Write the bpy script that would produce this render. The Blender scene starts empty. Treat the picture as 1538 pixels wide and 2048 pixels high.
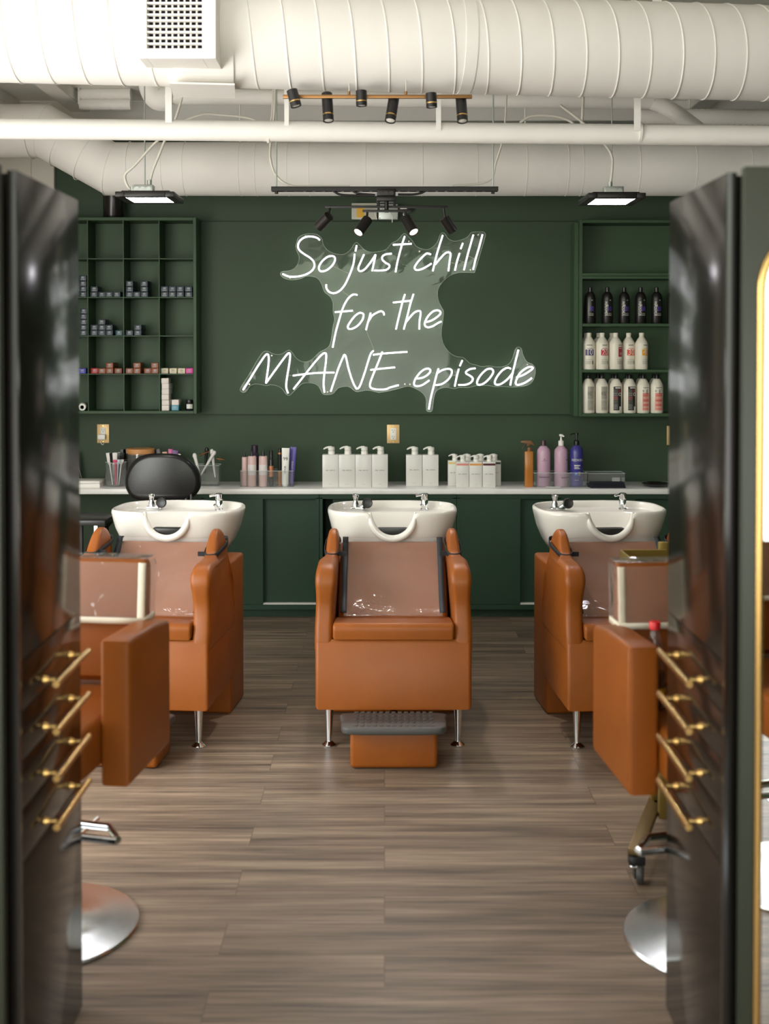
import bpy, bmesh, math, random
from mathutils import Vector, Matrix, noise
random.seed(7)
PI = math.pi
sc = bpy.context.scene
COL = sc.collection

# ------------------------------------------------------------------ camera
FPX, CX, HZ, CAMH = 2400.0, 769.0, 700.0, 1.65
TH = math.radians(1.2)
CY = HZ + FPX * math.tan(TH)
cam_d = bpy.data.cameras.new('camera')
cam = bpy.data.objects.new('camera', cam_d)
COL.objects.link(cam)
cam.location = (0, 0, CAMH)
cam.rotation_euler = (PI / 2 - TH, 0, 0)
cam_d.sensor_fit = 'VERTICAL'
cam_d.sensor_height = 36.0
cam_d.sensor_width = 36.0
cam_d.lens = 36.0 * FPX / 2048.0
cam_d.shift_y = (CY - 1024.0) / 2048.0
cam_d.clip_start = 0.05
cam_d.clip_end = 100
cam_d.dof.use_dof = True
cam_d.dof.focus_distance = 6.2
cam_d.dof.aperture_fstop = 2.6
sc.camera = cam

# ------------------------------------------------------------------ world, lights, exposure
sc.view_settings.view_transform = 'Standard'
sc.view_settings.look = 'None'
sc.view_settings.gamma = 1.0
sc.view_settings.use_curve_mapping = False
sc.view_settings.exposure = 0.48
sc.cycles.use_denoising = True
sc.cycles.max_bounces = 10
sc.cycles.diffuse_bounces = 6
sc.cycles.transparent_max_bounces = 12
sc.cycles.caustics_reflective = False
sc.cycles.caustics_refractive = False

w = bpy.data.worlds.new('daylight')
sc.world = w
w.use_nodes = True
nt = w.node_tree
bg = nt.nodes['Background']
tc = nt.nodes.new('ShaderNodeTexCoord')
sep = nt.nodes.new('ShaderNodeSeparateXYZ')
nt.links.new(tc.outputs['Generated'], sep.inputs[0])
rmp = nt.nodes.new('ShaderNodeValToRGB')
mp = nt.nodes.new('ShaderNodeMapRange')
mp.inputs[1].default_value = -0.4
mp.inputs[2].default_value = 0.6
nt.links.new(sep.outputs[2], mp.inputs[0])
nt.links.new(mp.outputs[0], rmp.inputs[0])
cr = rmp.color_ramp
cr.elements[0].position = 0.0
cr.elements[0].color = (0.78, 0.75, 0.70, 1)
cr.elements[1].position = 1.0
cr.elements[1].color = (1.0, 1.05, 1.1, 1)
for p, c in ((0.34, (0.75, 0.73, 0.68, 1)), (0.40, (0.62, 0.66, 0.56, 1)), (0.50, (0.70, 0.78, 0.60, 1)), (0.58, (0.95, 1.0, 1.0, 1))):
    e = cr.elements.new(p)
    e.color = c
nz = nt.nodes.new('ShaderNodeTexNoise')
nz.inputs['Scale'].default_value = 9.0
nz.inputs['Detail'].default_value = 5
mx = nt.nodes.new('ShaderNodeMixRGB')
mx.blend_type = 'OVERLAY'
mx.inputs[0].default_value = 0.9
nt.links.new(tc.outputs['Generated'], nz.inputs['Vector'])
nt.links.new(rmp.outputs[0], mx.inputs[1])
nt.links.new(nz.outputs[0], mx.inputs[2])
nt.links.new(mx.outputs[0], bg.inputs[0])
bg.inputs[1].default_value = 4.3


def area(name, loc, target, sx, sy, power, col):
    d = bpy.data.lights.new(name, 'AREA')
    d.shape = 'RECTANGLE'
    d.size, d.size_y, d.energy, d.color = sx, sy, power, col
    o = bpy.data.objects.new(name, d)
    COL.objects.link(o)
    o.location = loc
    o.rotation_euler = (Vector(target) - Vector(loc)).to_track_quat('-Z', 'Z').to_euler()
    return o


area('window_daylight_side', (-2.6, 2.5, 1.4), (0.4, 5.2, 1.2), 3.6, 1.6, 62, (1.0, 0.99, 0.97))


def P(u, v, Y):
    """point of the place seen at picture point (u, v), at distance Y along the room"""
    a = (u - CX) / FPX
    t = (v - CY) / FPX
    dy = math.cos(TH) - t * math.sin(TH)
    dz = -math.sin(TH) - t * math.cos(TH)
    k = Y / dy
    return Vector((a * k, Y, CAMH + dz * k))


def px(n, Y):
    return n * Y / FPX


# ------------------------------------------------------------------ materials
def lin(h):
    h = h.lstrip('#')
    out = []
    for i in (0, 2, 4):
        c = int(h[i:i + 2], 16) / 255
        out.append(c / 12.92 if c <= 0.04045 else ((c + 0.055) / 1.055) ** 2.4)
    return (*out, 1)


MATS = {}


def mat(name, col, rough=0.5, metal=0.0, bump=0.0, bscale=60, vary=0.06, vscale=4, emit=None, estr=0, spec=None, coat=0, trans=0, stretch=None):
    if name in MATS:
        return MATS[name]
    m = bpy.data.materials.new(name)
    m.use_nodes = True
    n = m.node_tree
    b = n.nodes['Principled BSDF']
    c = lin(col)
    b.inputs['Base Color'].default_value = c
    b.inputs['Roughness'].default_value = rough
    b.inputs['Metallic'].default_value = metal
    if spec is not None:
        b.inputs['Specular IOR Level'].default_value = spec
    if coat:
        b.inputs['Coat Weight'].default_value = coat
        b.inputs['Coat Roughness'].default_value = 0.08
    if trans:
        b.inputs['Transmission Weight'].default_value = trans
    if emit:
        b.inputs['Emission Color'].default_value = lin(emit)
        b.inputs['Emission Strength'].default_value = estr
    if vary or bump:
        t = n.nodes.new('ShaderNodeTexCoord')
        src = t.outputs['Object']
        if stretch:
            mpn = n.nodes.new('ShaderNodeMapping')
            mpn.inputs['Scale'].default_value = stretch
            n.links.new(src, mpn.inputs[0])
            src = mpn.outputs[0]
        if vary:
            no = n.nodes.new('ShaderNodeTexNoise')
            no.inputs['Scale'].default_value = vscale
            no.inputs['Detail'].default_value = 6
            n.links.new(src, no.inputs['Vector'])
            r = n.nodes.new('ShaderNodeValToRGB')
            r.color_ramp.elements[0].position = 0.3
            r.color_ramp.elements[1].position = 0.7
            r.color_ramp.elements[0].color = tuple(x * (1 - vary) for x in c[:3]) + (1,)
            r.color_ramp.elements[1].color = tuple(min(1, x * (1 + vary)) for x in c[:3]) + (1,)
            n.links.new(no.outputs[0], r.inputs[0])
            n.links.new(r.outputs[0], b.inputs['Base Color'])
        if bump:
            no2 = n.nodes.new('ShaderNodeTexNoise')
            no2.inputs['Scale'].default_value = bscale
            no2.inputs['Detail'].default_value = 4
            n.links.new(src, no2.inputs['Vector'])
            bp = n.nodes.new('ShaderNodeBump')
            bp.inputs['Strength'].default_value = bump
            bp.inputs['Distance'].default_value = 0.002
            n.links.new(no2.outputs[0], bp.inputs['Height'])
            n.links.new(bp.outputs[0], b.inputs['Normal'])
    MATS[name] = m
    return m


def clear_mat(name, tint, white=0.06, gloss_rough=0.04, bump=0.0, bscale=12, fres=1.45, gmul=1.0):
    """clear plastic or glass: light passes straight through, with a mirror-like sheen and a faint haze"""
    if name in MATS:
        return MATS[name]
    m = bpy.data.materials.new(name)
    m.use_nodes = True
    n = m.node_tree
    n.nodes.clear()
    out = n.nodes.new('ShaderNodeOutputMaterial')
    tr = n.nodes.new('ShaderNodeBsdfTransparent')
    tr.inputs[0].default_value = lin(tint)
    df = n.nodes.new('ShaderNodeBsdfDiffuse')
    df.inputs[0].default_value = (0.8, 0.8, 0.78, 1)
    gl = n.nodes.new('ShaderNodeBsdfGlossy')
    gl.inputs['Roughness'].default_value = gloss_rough
    m1 = n.nodes.new('ShaderNodeMixShader')
    m1.inputs[0].default_value = white
    m2 = n.nodes.new('ShaderNodeMixShader')
    fr = n.nodes.new('ShaderNodeLayerWeight')
    fr.inputs[0].default_value = 0.5
    pw = n.nodes.new('ShaderNodeMath')
    pw.operation = 'POWER'
    pw.inputs[1].default_value = 5.0
    sch = n.nodes.new('ShaderNodeMath')
    sch.operation = 'MULTIPLY_ADD'
    sch.inputs[1].default_value = 0.8
    sch.inputs[2].default_value = ((fres - 1) / (fres + 1)) ** 2
    n.links.new(fr.outputs['Facing'], pw.inputs[0])
    n.links.new(pw.outputs[0], sch.inputs[0])
    mul = n.nodes.new('ShaderNodeMath')
    mul.operation = 'MULTIPLY'
    mul.use_clamp = True
    mul.inputs[1].default_value = gmul
    n.links.new(sch.outputs[0], mul.inputs[0])
    n.links.new(mul.outputs[0], m2.inputs[0])
    n.links.new(tr.outputs[0], m1.inputs[1])
    n.links.new(df.outputs[0], m1.inputs[2])
    n.links.new(m1.outputs[0], m2.inputs[1])
    n.links.new(gl.outputs[0], m2.inputs[2])
    n.links.new(m2.outputs[0], out.inputs[0])
    if bump:
        t = n.nodes.new('ShaderNodeTexCoord')
        no = n.nodes.new('ShaderNodeTexNoise')
        no.inputs['Scale'].default_value = bscale
        no.inputs['Detail'].default_value = 2
        no.inputs['Distortion'].default_value = 1.2
        bp = n.nodes.new('ShaderNodeBump')
        bp.inputs['Strength'].default_value = bump
        bp.inputs['Distance'].default_value = 0.02
        n.links.new(t.outputs['Object'], no.inputs['Vector'])
        n.links.new(no.outputs[0], bp.inputs['Height'])
        n.links.new(bp.outputs[0], gl.inputs['Normal'])
        n.links.new(bp.outputs[0], fr.inputs['Normal'])
    MATS[name] = m
    return m


GREEN = mat('green_paint', '#354733', 0.55, bump=0.05, bscale=120, vary=0.04, spec=0.3)
GREEN_CAB = mat('green_cabinet_paint', '#2a4230', 0.45, vary=0.04, spec=0.3)
GREEN_SHELF = mat('green_shelf_paint', '#384f36', 0.5, vary=0.05, spec=0.3)
WHITE_PAINT = mat('white_ceiling_paint', '#eae8e2', 0.6, bump=0.12, bscale=90, vary=0.03)
WHITE_WALL = mat('offwhite_wall_paint', '#d5d2c6', 0.6, vary=0.03)
QUARTZ = mat('white_quartz', '#f5f3ee', 0.18, vary=0.04, vscale=9)
LEATHER = mat('tan_leather', '#8e4c15', 0.42, bump=0.25, bscale=260, vary=0.07, vscale=7, spec=0.35)
CERAMIC = mat('white_ceramic', '#dcd8d0', 0.09, vary=0.01, coat=0.5)
CHROME = mat('chrome', '#e6e8ea', 0.07, 1.0, vary=0)
STEEL = mat('brushed_steel', '#b9bdbd', 0.28, 1.0, vary=0.05, stretch=(1, 14, 1))
BRASS = mat('brass', '#d8b271', 0.27, 1.0, vary=0.04)
BRASS_DK = mat('antique_brass', '#96714a', 0.42, 1.0, vary=0.06)
BRASS_OLIVE = mat('olive_gold_metal', '#a58d4a', 0.4, 0.8, vary=0.05)
LAMINATE = mat('black_gloss_laminate', '#1b1815', 0.15, vary=0.08)
BOARD = mat('dark_green_board', '#2c3126', 0.45, vary=0.05)
BLACK = mat('black_metal', '#201d1b', 0.4, 0.3, vary=0.05)
BLACK_PL = mat('black_plastic', '#161515', 0.35, vary=0.05)
BLACK_LEA = mat('black_vinyl', '#1d1c1c', 0.3, bump=0.2, bscale=200)
RUBBER = mat('black_rubber', '#474543', 0.5, bump=0.2, bscale=150)
WEBBING = mat('black_webbing', '#17181b', 0.8, bump=0.2, bscale=300)
BINDING = mat('charcoal_binding', '#2b2f35', 0.6)
CREAM_BIND = mat('cream_binding', '#e6dcc6', 0.6)
COVER = clear_mat('clear_vinyl_cover', '#ffffff', 0.12, 0.08, bump=0.9, bscale=7, gmul=1.1)
ACRYLIC = clear_mat('clear_acrylic', '#fbfdfb', 0.02, 0.01, bump=0.14, bscale=4, gmul=0.6)
CLEAR = clear_mat('clear_box_plastic', '#fcfdfd', 0.05, 0.05, gmul=1.2)
GLASSY = clear_mat('clear_bottle_plastic', '#fbfafa', 0.04, 0.05, gmul=1.5)
NEON = mat('neon_tube', '#ffffff', 0.4, emit='#fbfaff', estr=2.6, vary=0)
LEDW = mat('led_diffuser', '#ffffff', 0.5, emit='#fdf9ff', estr=26.0, vary=0)
LAMP_ON = mat('lit_lens', '#ffffff', 0.4, emit='#fff0e4', estr=1.7, vary=0)
LAMP_OFF = mat('frosted_lens', '#d9d6cf', 0.4, vary=0)
WHITE_PL = mat('white_plastic', '#efece5', 0.35, vary=0.02)
WHITE_BT = mat('white_bottle', '#e6dfcf', 0.35, vary=0.02)
PUMPW = mat('white_gloss_bottle', '#dcdad3', 0.25, vary=0.015)
PRINT_K = mat('black_print', '#1b1b1c', 0.6, vary=0)
PRINT_G = mat('grey_print', '#8d8a82', 0.6, vary=0)
PRINT_CARTON = mat('dull_white_print', '#a9aeb0', 0.6, vary=0)
PRINT_W = mat('white_print', '#e3e1d8', 0.6, vary=0)
GALV = mat('galvanised_steel', '#b7bcb6', 0.4, 0.6, vary=0.08, vscale=20)
CONDUIT = mat('white_flex_conduit', '#d8d5c9', 0.5, vary=0.04)


def M(name, col, rough=0.4, metal=0.0):
    return mat(name, col, rough, metal, vary=0.03)


# floor planks
def floor_mat():
    m = bpy.data.materials.new('wood_plank_floor')
    m.use_nodes = True
    n = m.node_tree
    b = n.nodes['Principled BSDF']
    t = n.nodes.new('ShaderNodeTexCoord')
    br = n.nodes.new('ShaderNodeTexBrick')
    br.offset = 0.37
    br.inputs['Scale'].default_value = 1.0
    br.inputs['Brick Width'].default_value = 1.22
    br.inputs['Row Height'].default_value = 0.18
    br.inputs['Mortar Size'].default_value = 0.0012
    br.inputs['Mortar Smooth'].default_value = 0.3
    br.inputs['Bias'].default_value = 0.0
    br.inputs['Color1'].default_value = (0.0, 0.0, 0.0, 1)
    br.inputs['Color2'].default_value = (1, 1, 1, 1)
    br.inputs['Mortar'].default_value = (0.2, 0.2, 0.2, 1)
    n.links.new(t.outputs['Object'], br.inputs['Vector'])
    # every plank shifts its grain
    shift = n.nodes.new('ShaderNodeVectorMath')
    shift.operation = 'MULTIPLY_ADD'
    shift.inputs[1].default_value = (9, 5, 3)
    n.links.new(br.outputs['Color'], shift.inputs[0])
    n.links.new(t.outputs['Object'], shift.inputs[2])

    def streak(scale, s, det):
        mp_ = n.nodes.new('ShaderNodeMapping')
        mp_.inputs['Scale'].default_value = scale
        n.links.new(shift.outputs[0], mp_.inputs[0])
        no = n.nodes.new('ShaderNodeTexNoise')
        no.inputs['Scale'].default_value = s
        no.inputs['Detail'].default_value = det
        no.inputs['Roughness'].default_value = 0.6
        n.links.new(mp_.outputs[0], no.inputs['Vector'])
        return no.outputs[0]

    a = streak((0.5, 9, 1), 2.0, 5)
    c = streak((1.3, 40, 1), 2.2, 4)
    add = n.nodes.new('ShaderNodeMath')
    add.operation = 'MULTIPLY_ADD'
    add.inputs[1].default_value = 0.42
    n.links.new(c, add.inputs[0])
    mul = n.nodes.new('ShaderNodeMath')
    mul.operation = 'MULTIPLY'
    mul.inputs[1].default_value = 0.62
    n.links.new(a, mul.inputs[0])
    n.links.new(mul.outputs[0], add.inputs[2])
    pv = n.nodes.new('ShaderNodeMath')
    pv.operation = 'MULTIPLY_ADD'
    pv.inputs[1].default_value = 0.05
    n.links.new(br.outputs['Color'], pv.inputs[0])
    n.links.new(add.outputs[0], pv.inputs[2])
    rp = n.nodes.new('ShaderNodeValToRGB')
    els = rp.color_ramp.elements
    els[0].position, els[0].color = 0.40, lin('#4f4338')
    els[1].position, els[1].color = 0.74, lin('#ac967f')
    e_ = els.new(0.57)
    e_.color = lin('#82705e')
    n.links.new(pv.outputs[0], rp.inputs[0])
    seam = n.nodes.new('ShaderNodeMixRGB')
    seam.blend_type = 'MULTIPLY'
    seam.inputs[2].default_value = (0.5, 0.46, 0.42, 1)
    n.links.new(br.outputs['Fac'], seam.inputs[0])
    n.links.new(rp.outputs[0], seam.inputs[1])
    n.links.new(seam.outputs[0], b.inputs['Base Color'])
    b.inputs['Roughness'].default_value = 0.42
    bp = n.nodes.new('ShaderNodeBump')
    bp.inputs['Strength'].default_value = 0.15
    bp.inputs['Distance'].default_value = 0.002
    n.links.new(pv.outputs[0], bp.inputs['Height'])
    n.links.new(bp.outputs[0], b.inputs['Normal'])
    return m


FLOOR = floor_mat()


# ------------------------------------------------------------------ mesh helpers
class MB:
    """collects shapes into one mesh"""

    def __init__(s):
        s.bm = bmesh.new()

    def box(s, x0, x1, y0, y1, z0, z1, bev=0.0, seg=2):
        t = bmesh.new()
        bmesh.ops.create_cube(t, size=1.0)
        for v in t.verts:
            v.co = Vector(((x0 + x1) / 2 + v.co.x * (x1 - x0), (y0 + y1) / 2 + v.co.y * (y1 - y0), (z0 + z1) / 2 + v.co.z * (z1 - z0)))
        if bev > 0:
            bev = min(bev, 0.49 * min(abs(x1 - x0), abs(y1 - y0), abs(z1 - z0)))
            bmesh.ops.bevel(t, geom=list(t.edges), offset=bev, segments=seg, profile=0.5, affect='EDGES')
        s.merge(t)
        return s

    def merge(s, t, mtx=None):
        me = bpy.data.meshes.new('tmp')
        if mtx is not None:
            t.transform(mtx)
        t.to_mesh(me)
        t.free()
        s.bm.from_mesh(me)
        bpy.data.meshes.remove(me)

    def add(s, other, mtx=None):
        s.merge(other.bm, mtx)
        return s

    def ring_faces(s, rings, closed=True, cap0=True, cap1=True, loop=False):
        n = len(rings[0])
        pairs = list(zip(rings, rings[1:]))
        if loop:
            pairs.append((rings[-1], rings[0]))
        for a, b in pairs:
            for i in range(n if closed else n - 1):
                j = (i + 1) % n
                s.bm.faces.new((a[i], a[j], b[j], b[i]))
        if not loop and closed:
            if cap0:
                s.bm.faces.new(list(reversed(rings[0])))
            if cap1:
                s.bm.faces.new(rings[-1])

    def cyl(s, p0, p1, r0, r1=None, seg=16, cap0=True, cap1=True):
        r1 = r0 if r1 is None else r1
        p0, p1 = Vector(p0), Vector(p1)
        d = (p1 - p0).normalized()
        q = d.to_track_quat('Z', 'Y')
        rings = []
        for p, r in ((p0, r0), (p1, r1)):
            rings.append([s.bm.verts.new(p + q @ Vector((r * math.cos(2 * PI * i / seg), r * math.sin(2 * PI * i / seg), 0))) for i in range(seg)])
        s.ring_faces(rings, cap0=cap0, cap1=cap1)
        return s

    def lathe(s, prof, c=(0, 0, 0), seg=24, sx=1.0, sy=1.0):
        rings = []
        for r, z in prof:
            r = max(r, 1e-4)
            rings.append([s.bm.verts.new((c[0] + sx * r * math.cos(2 * PI * i / seg), c[1] + sy * r * math.sin(2 * PI * i / seg), c[2] + z)) for i in range(seg)])
        s.ring_faces(rings)
        return s

    def tube(s, pts, r, seg=8, loop=False, rip=0.0, rfun=None):
        pts = [Vector(p) for p in pts]
        n = len(pts)
        rings = []
        up = None
        for i, p in enumerate(pts):
            if loop:
                d = (pts[(i + 1) % n] - pts[i - 1])
            else:
                d = pts[min(i + 1, n - 1)] - pts[max(i - 1, 0)]
            d.normalize()
            if up is None:
                up = Vector((0, 0, 1)) if abs(d.z) < 0.9 else Vector((1, 0, 0))
            a = d.cross(up).normalized()
            up = a.cross(d).normalized()
            rr = (rfun(i / max(1, n - 1)) if rfun else r) * (1 + (rip if i % 2 else -rip))
            rings.append([s.bm.verts.new(p + a * rr * math.cos(2 * PI * k / seg) + up * rr * math.sin(2 * PI * k / seg)) for k in range(seg)])
        s.ring_faces(rings, loop=loop)
        return s

    def prism(s, poly, a0, a1, axis='x', rnd=0.0, nseg=4, warp=None):
        """poly: (p, q) points; extruded along axis between a0 and a1 with rounded rims. x: (y,z), y: (x,z), z: (x,y)"""
        n = len(poly)
        pts = [Vector((p[0], p[1])) for p in poly]
        ar = sum(pts[i].x * pts[(i + 1) % n].y - pts[(i + 1) % n].x * pts[i].y for i in range(n))
        sg = 1 if ar > 0 else -1
        nor = []
        for i in range(n):
            e0 = (pts[i] - pts[i - 1])
            e1 = (pts[(i + 1) % n] - pts[i])
            e0 = e0.normalized() if e0.length > 1e-9 else Vector((1, 0))
            e1 = e1.normalized() if e1.length > 1e-9 else Vector((1, 0))
            n0, n1 = Vector((-e0.y, e0.x)) * sg, Vector((-e1.y, e1.x)) * sg
            b = n0 + n1
            b = b / max(0.6, b.dot(n0)) if b.length > 1e-6 else n0
            nor.append(b)
        secs = []
        if rnd > 0:
            for k in range(nseg + 1):
                t = PI / 2 * k / nseg
                secs.append((a0 + rnd * (1 - math.cos(t)) if False else a0 + rnd * (1 - math.sin(PI / 2 - t)) , rnd * (1 - math.sin(t))))
            for k in range(nseg, -1, -1):
                t = PI / 2 * k / nseg
                secs.append((a1 - rnd * (1 - math.sin(PI / 2 - t)), rnd * (1 - math.sin(t))))
        else:
            secs = [(a0, 0), (a1, 0)]
        rings = []
        for a, ins in secs:
            ring = []
            for i in range(n):
                q = pts[i] + nor[i] * ins
                co = {'x': (a, q.x, q.y), 'y': (q.x, a, q.y), 'z': (q.x, q.y, a)}[axis]
                if warp:
                    co = warp(*co)
                ring.append(s.bm.verts.new(co))
            rings.append(ring)
        s.ring_faces(rings)
        return s

    def grid(s, fn, nu, nv):
        g = [[s.bm.verts.new(fn(i / nu, j / nv)) for j in range(nv + 1)] for i in range(nu + 1)]
        for i in range(nu):
            for j in range(nv):
                s.bm.faces.new((g[i][j], g[i + 1][j], g[i + 1][j + 1], g[i][j + 1]))
        return s

    def xform(s, m):
        s.bm.transform(m)
        return s

    def build(s, name, material, parent=None, sharp=38, loc=None, rot=None):
        bmesh.ops.recalc_face_normals(s.bm, faces=s.bm.faces)
        me = bpy.data.meshes.new(name)
        s.bm.to_mesh(me)
        s.bm.free()
        for p in me.polygons:
            p.use_smooth = True
        try:
            me.set_sharp_from_angle(angle=math.radians(sharp))
        except Exception:
            pass
        me.materials.append(material)
        o = bpy.data.objects.new(name, me)
        COL.objects.link(o)
        if parent is not None:
            o.parent = parent
        if loc is not None:
            o.location = loc
        if rot is not None:
            o.rotation_euler = rot
        return o


def tag(o, label, cat, group=None, kind=None):
    o['label'] = label
    o['category'] = cat
    if group:
        o['group'] = group
    if kind:
        o['kind'] = kind
    return o


def thing(name, label, cat, loc=(0, 0, 0), rz=0.0, group=None):
    o = bpy.data.objects.new(name, None)
    COL.objects.link(o)
    o.empty_display_size = 0.05
    o.location = loc
    o.rotation_euler = (0, 0, rz)
    return tag(o, label, cat, group)


def struct(o, label):
    o['kind'] = 'structure'
    o['label'] = label
    return o


def copy_tree(o, parent=None):
    c = o.copy()
    COL.objects.link(c)
    if parent is not None:
        c.parent = parent
    for ch in list(o.children):
        copy_tree(ch, c)
    return c


def dup(root, loc, rz=None, label=None, group=None):
    r = copy_tree(root)
    r.location = loc
    if rz is not None:
        r.rotation_euler = (0, 0, rz)
    if label:
        r['label'] = label
    if group:
        r['group'] = group
    return r


def smooth(pts, k=6, closed=False):
    """Catmull-Rom through the points"""
    pts = [Vector(p) for p in pts]
    n = len(pts)
    out = []
    rng = range(n if closed else n - 1)
    for i in rng:
        if closed:
            p0, p1, p2, p3 = pts[i - 1], pts[i], pts[(i + 1) % n], pts[(i + 2) % n]
        else:
            p0, p1, p2, p3 = pts[max(i - 1, 0)], pts[i], pts[i + 1], pts[min(i + 2, n - 1)]
        for j in range(k):
            t = j / k
            out.append(0.5 * ((2 * p1) + (p2 - p0) * t + (2 * p0 - 5 * p1 + 4 * p2 - p3) * t * t + (3 * p1 - p0 - 3 * p2 + p3) * t ** 3))
    if not closed:
        out.append(pts[-1])
    return out


_txt = {}


def text_geo(body, size):
    key = (body, round(size, 5))
    if key not in _txt:
        cu = bpy.data.curves.new('t', 'FONT')
        cu.body = body
        cu.size = size
        cu.align_x = 'CENTER'
        cu.align_y = 'CENTER'
        cu.resolution_u = 2
        o = bpy.data.objects.new('t', cu)
        COL.objects.link(o)
        bpy.context.view_layer.update()
        me = bpy.data.meshes.new_from_object(o.evaluated_get(bpy.context.evaluated_depsgraph_get()))
        bpy.data.objects.remove(o)
        bpy.data.curves.remove(cu)
        _txt[key] = me
    return _txt[key]


def lettering(body, size, material, parent, x, y, z, bend=0.0, roll=0.0, turn=0.0, name='lettering', sxx=1.0, thick=0.0004):
    """flat or bent lettering that faces -Y; bend = radius of the bottle it is printed on, turn = how far round it sits"""
    src = text_geo(body, size)
    b = MB()
    b.bm.from_mesh(src)
    b.xform(Matrix.Diagonal((sxx, 1, 1, 1)))
    if roll:
        b.xform(Matrix.Rotation(roll, 4, 'Z'))
    if bend:
        for v in b.bm.verts:
            a = v.co.x / bend + turn
            h = v.co.y
            v.co = Vector((bend * math.sin(a), -bend * math.cos(a), h))
        b.xform(Matrix.Translation((x, y, z)))
    else:
        b.xform(Matrix.Rotation(PI / 2, 4, 'X'))
        b.xform(Matrix.Translation((x, y, z)))
    return b.build(name, material, parent)


def patch(parent, material, r, z0, z1, a0, a1, name='label', c=(0, 0), seg=8, t=0.0004):
    """a printed label wrapped on a round bottle, facing -Y around angle 0"""
    b = MB()
    rings = []
    for rr, za, zb in ((r + t, z0, z1),):
        rows = []
        for z in (za, zb):
            rows.append([b.bm.verts.new((c[0] + rr * math.sin(a0 + (a1 - a0) * i / seg), c[1] - rr * math.cos(a0 + (a1 - a0) * i / seg), z)) for i in range(seg + 1)])
        for i in range(seg):
            b.bm.faces.new((rows[0][i], rows[0][i + 1], rows[1][i + 1], rows[1][i]))
    return b.build(name, material, parent)


# ================================================================== THE ROOM
WALLY = 7.74
ZC = 3.22
XL, XR, YF = -2.62, 2.9, -2.5

b = MB().box(XL, XR, YF, WALLY, -0.05, 0.0)
struct(b.build('floor', FLOOR), 'brown grey wood plank floor')
b = MB().box(XL, XR, YF, WALLY, ZC, ZC + 0.08)
struct(b.build('ceiling', WHITE_PAINT), 'white painted ceiling')
b = MB().box(XL - 0.1, XR + 0.1, WALLY, WALLY + 0.1, 0, ZC)
struct(b.build('wall_back', GREEN), 'dark green back wall')
b = MB()
b.box(XL - 0.1, XL, 5.2, WALLY, 0, ZC)
b.box(XL - 0.1, XL, YF, 5.2, 0, 0.5).box(XL - 0.1, XL, YF, 5.2, 2.55, ZC).box(XL - 0.1, XL, YF, 0.4, 0.5, 2.55)
struct(b.build('wall_left', WHITE_WALL), 'off-white side wall')
b = MB().box(XR, XR + 0.1, YF, WALLY, 0, ZC)
struct(b.build('wall_right', GREEN), 'dark green side wall')
b = MB()
b.box(XL, XR, YF - 0.1, YF, 2.95, ZC).box(XL, XL + 0.3, YF - 0.1, YF, 0, 2.95).box(XR - 0.3, XR, YF - 0.1, YF, 0, 2.95).box(XL + 0.3, XR - 0.3, YF - 0.1, YF, 0, 0.35)
struct(b.build('wall_front', WHITE_WALL), 'shop front wall around the daylight windows')

# raised panel behind the sign, pilaster at the corner, beam under the ceiling
a, c = P(401, 443, 7.71), P(1152, 829, 7.71)
b = MB().box(a.x, c.x, 7.712, WALLY, c.z, a.z, 0.002, 1)
struct(b.build('trim_1', GREEN), 'raised green panel on the back wall')
b = MB().box(XL, P(108, 350, 7.70).x, 7.70, WALLY, 0, ZC, 0.002, 1)
b.box(P(60, 350, 7.69).x, P(62, 350, 7.69).x, 7.69, 7.70, 0, ZC)
struct(b.build('trim_2', WHITE_WALL), 'off-white pilaster beside the green wall')
z1 = P(769, 241.5, 7.6).z
b = MB().box(XL, XR, 7.60, WALLY, z1, ZC, 0.003, 1)
struct(b.build('trim_3', WHITE_PAINT), 'white beam along the top of the back wall')

for k_, (xj0, xj1) in enumerate(((-2.42, -2.30), (-1.98, -1.86), (1.9, 2.02))):
    struct(MB().box(xj0, xj1, 5.9, 7.6, ZC - .07, ZC, .004, 1).build('trim_%d' % (4 + k_), WHITE_PAINT), 'white painted ceiling joist')

# ================================================================== CEILING DUCTS
def spiral_duct(name, label, p0, p1, r, pitch, seam_r):
    root = thing(name, label, 'duct', p0)
    d = Vector(p1) - Vector(p0)
    L = d.length
    q = d.to_track_quat('X', 'Z')
    root.rotation_mode = 'QUATERNION'
    root.rotation_quaternion = q
    MB().cyl((0, 0, 0), (L, 0, 0), r, seg=96).build('duct_pipe', WHITE_PAINT, root)
    n = int(L / pitch * 40)
    pts = []
    for i in range(n + 1):
        ang = 2 * PI * i / 40
        pts.append((pitch * i / 40, r * math.cos(ang), r * math.sin(ang)))
    MB().tube(pts, seam_r, 6).build('spiral_seam', WHITE_PAINT, root, sharp=60)
    return root, q, L


c1r = math.atan
pL = Vector((-2.55, 4.80, 2.945))
pR = Vector((2.85, 5.405, 2.945))
duct, dq, dL = spiral_duct('ceiling_duct', 'large white spiral duct crossing nearest under the ceiling, with an air register', pL, pR, 0.202, 0.138, 0.0042)
inv = (Matrix.Translation(pL) @ dq.to_matrix().to_4x4()).inverted()
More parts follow.
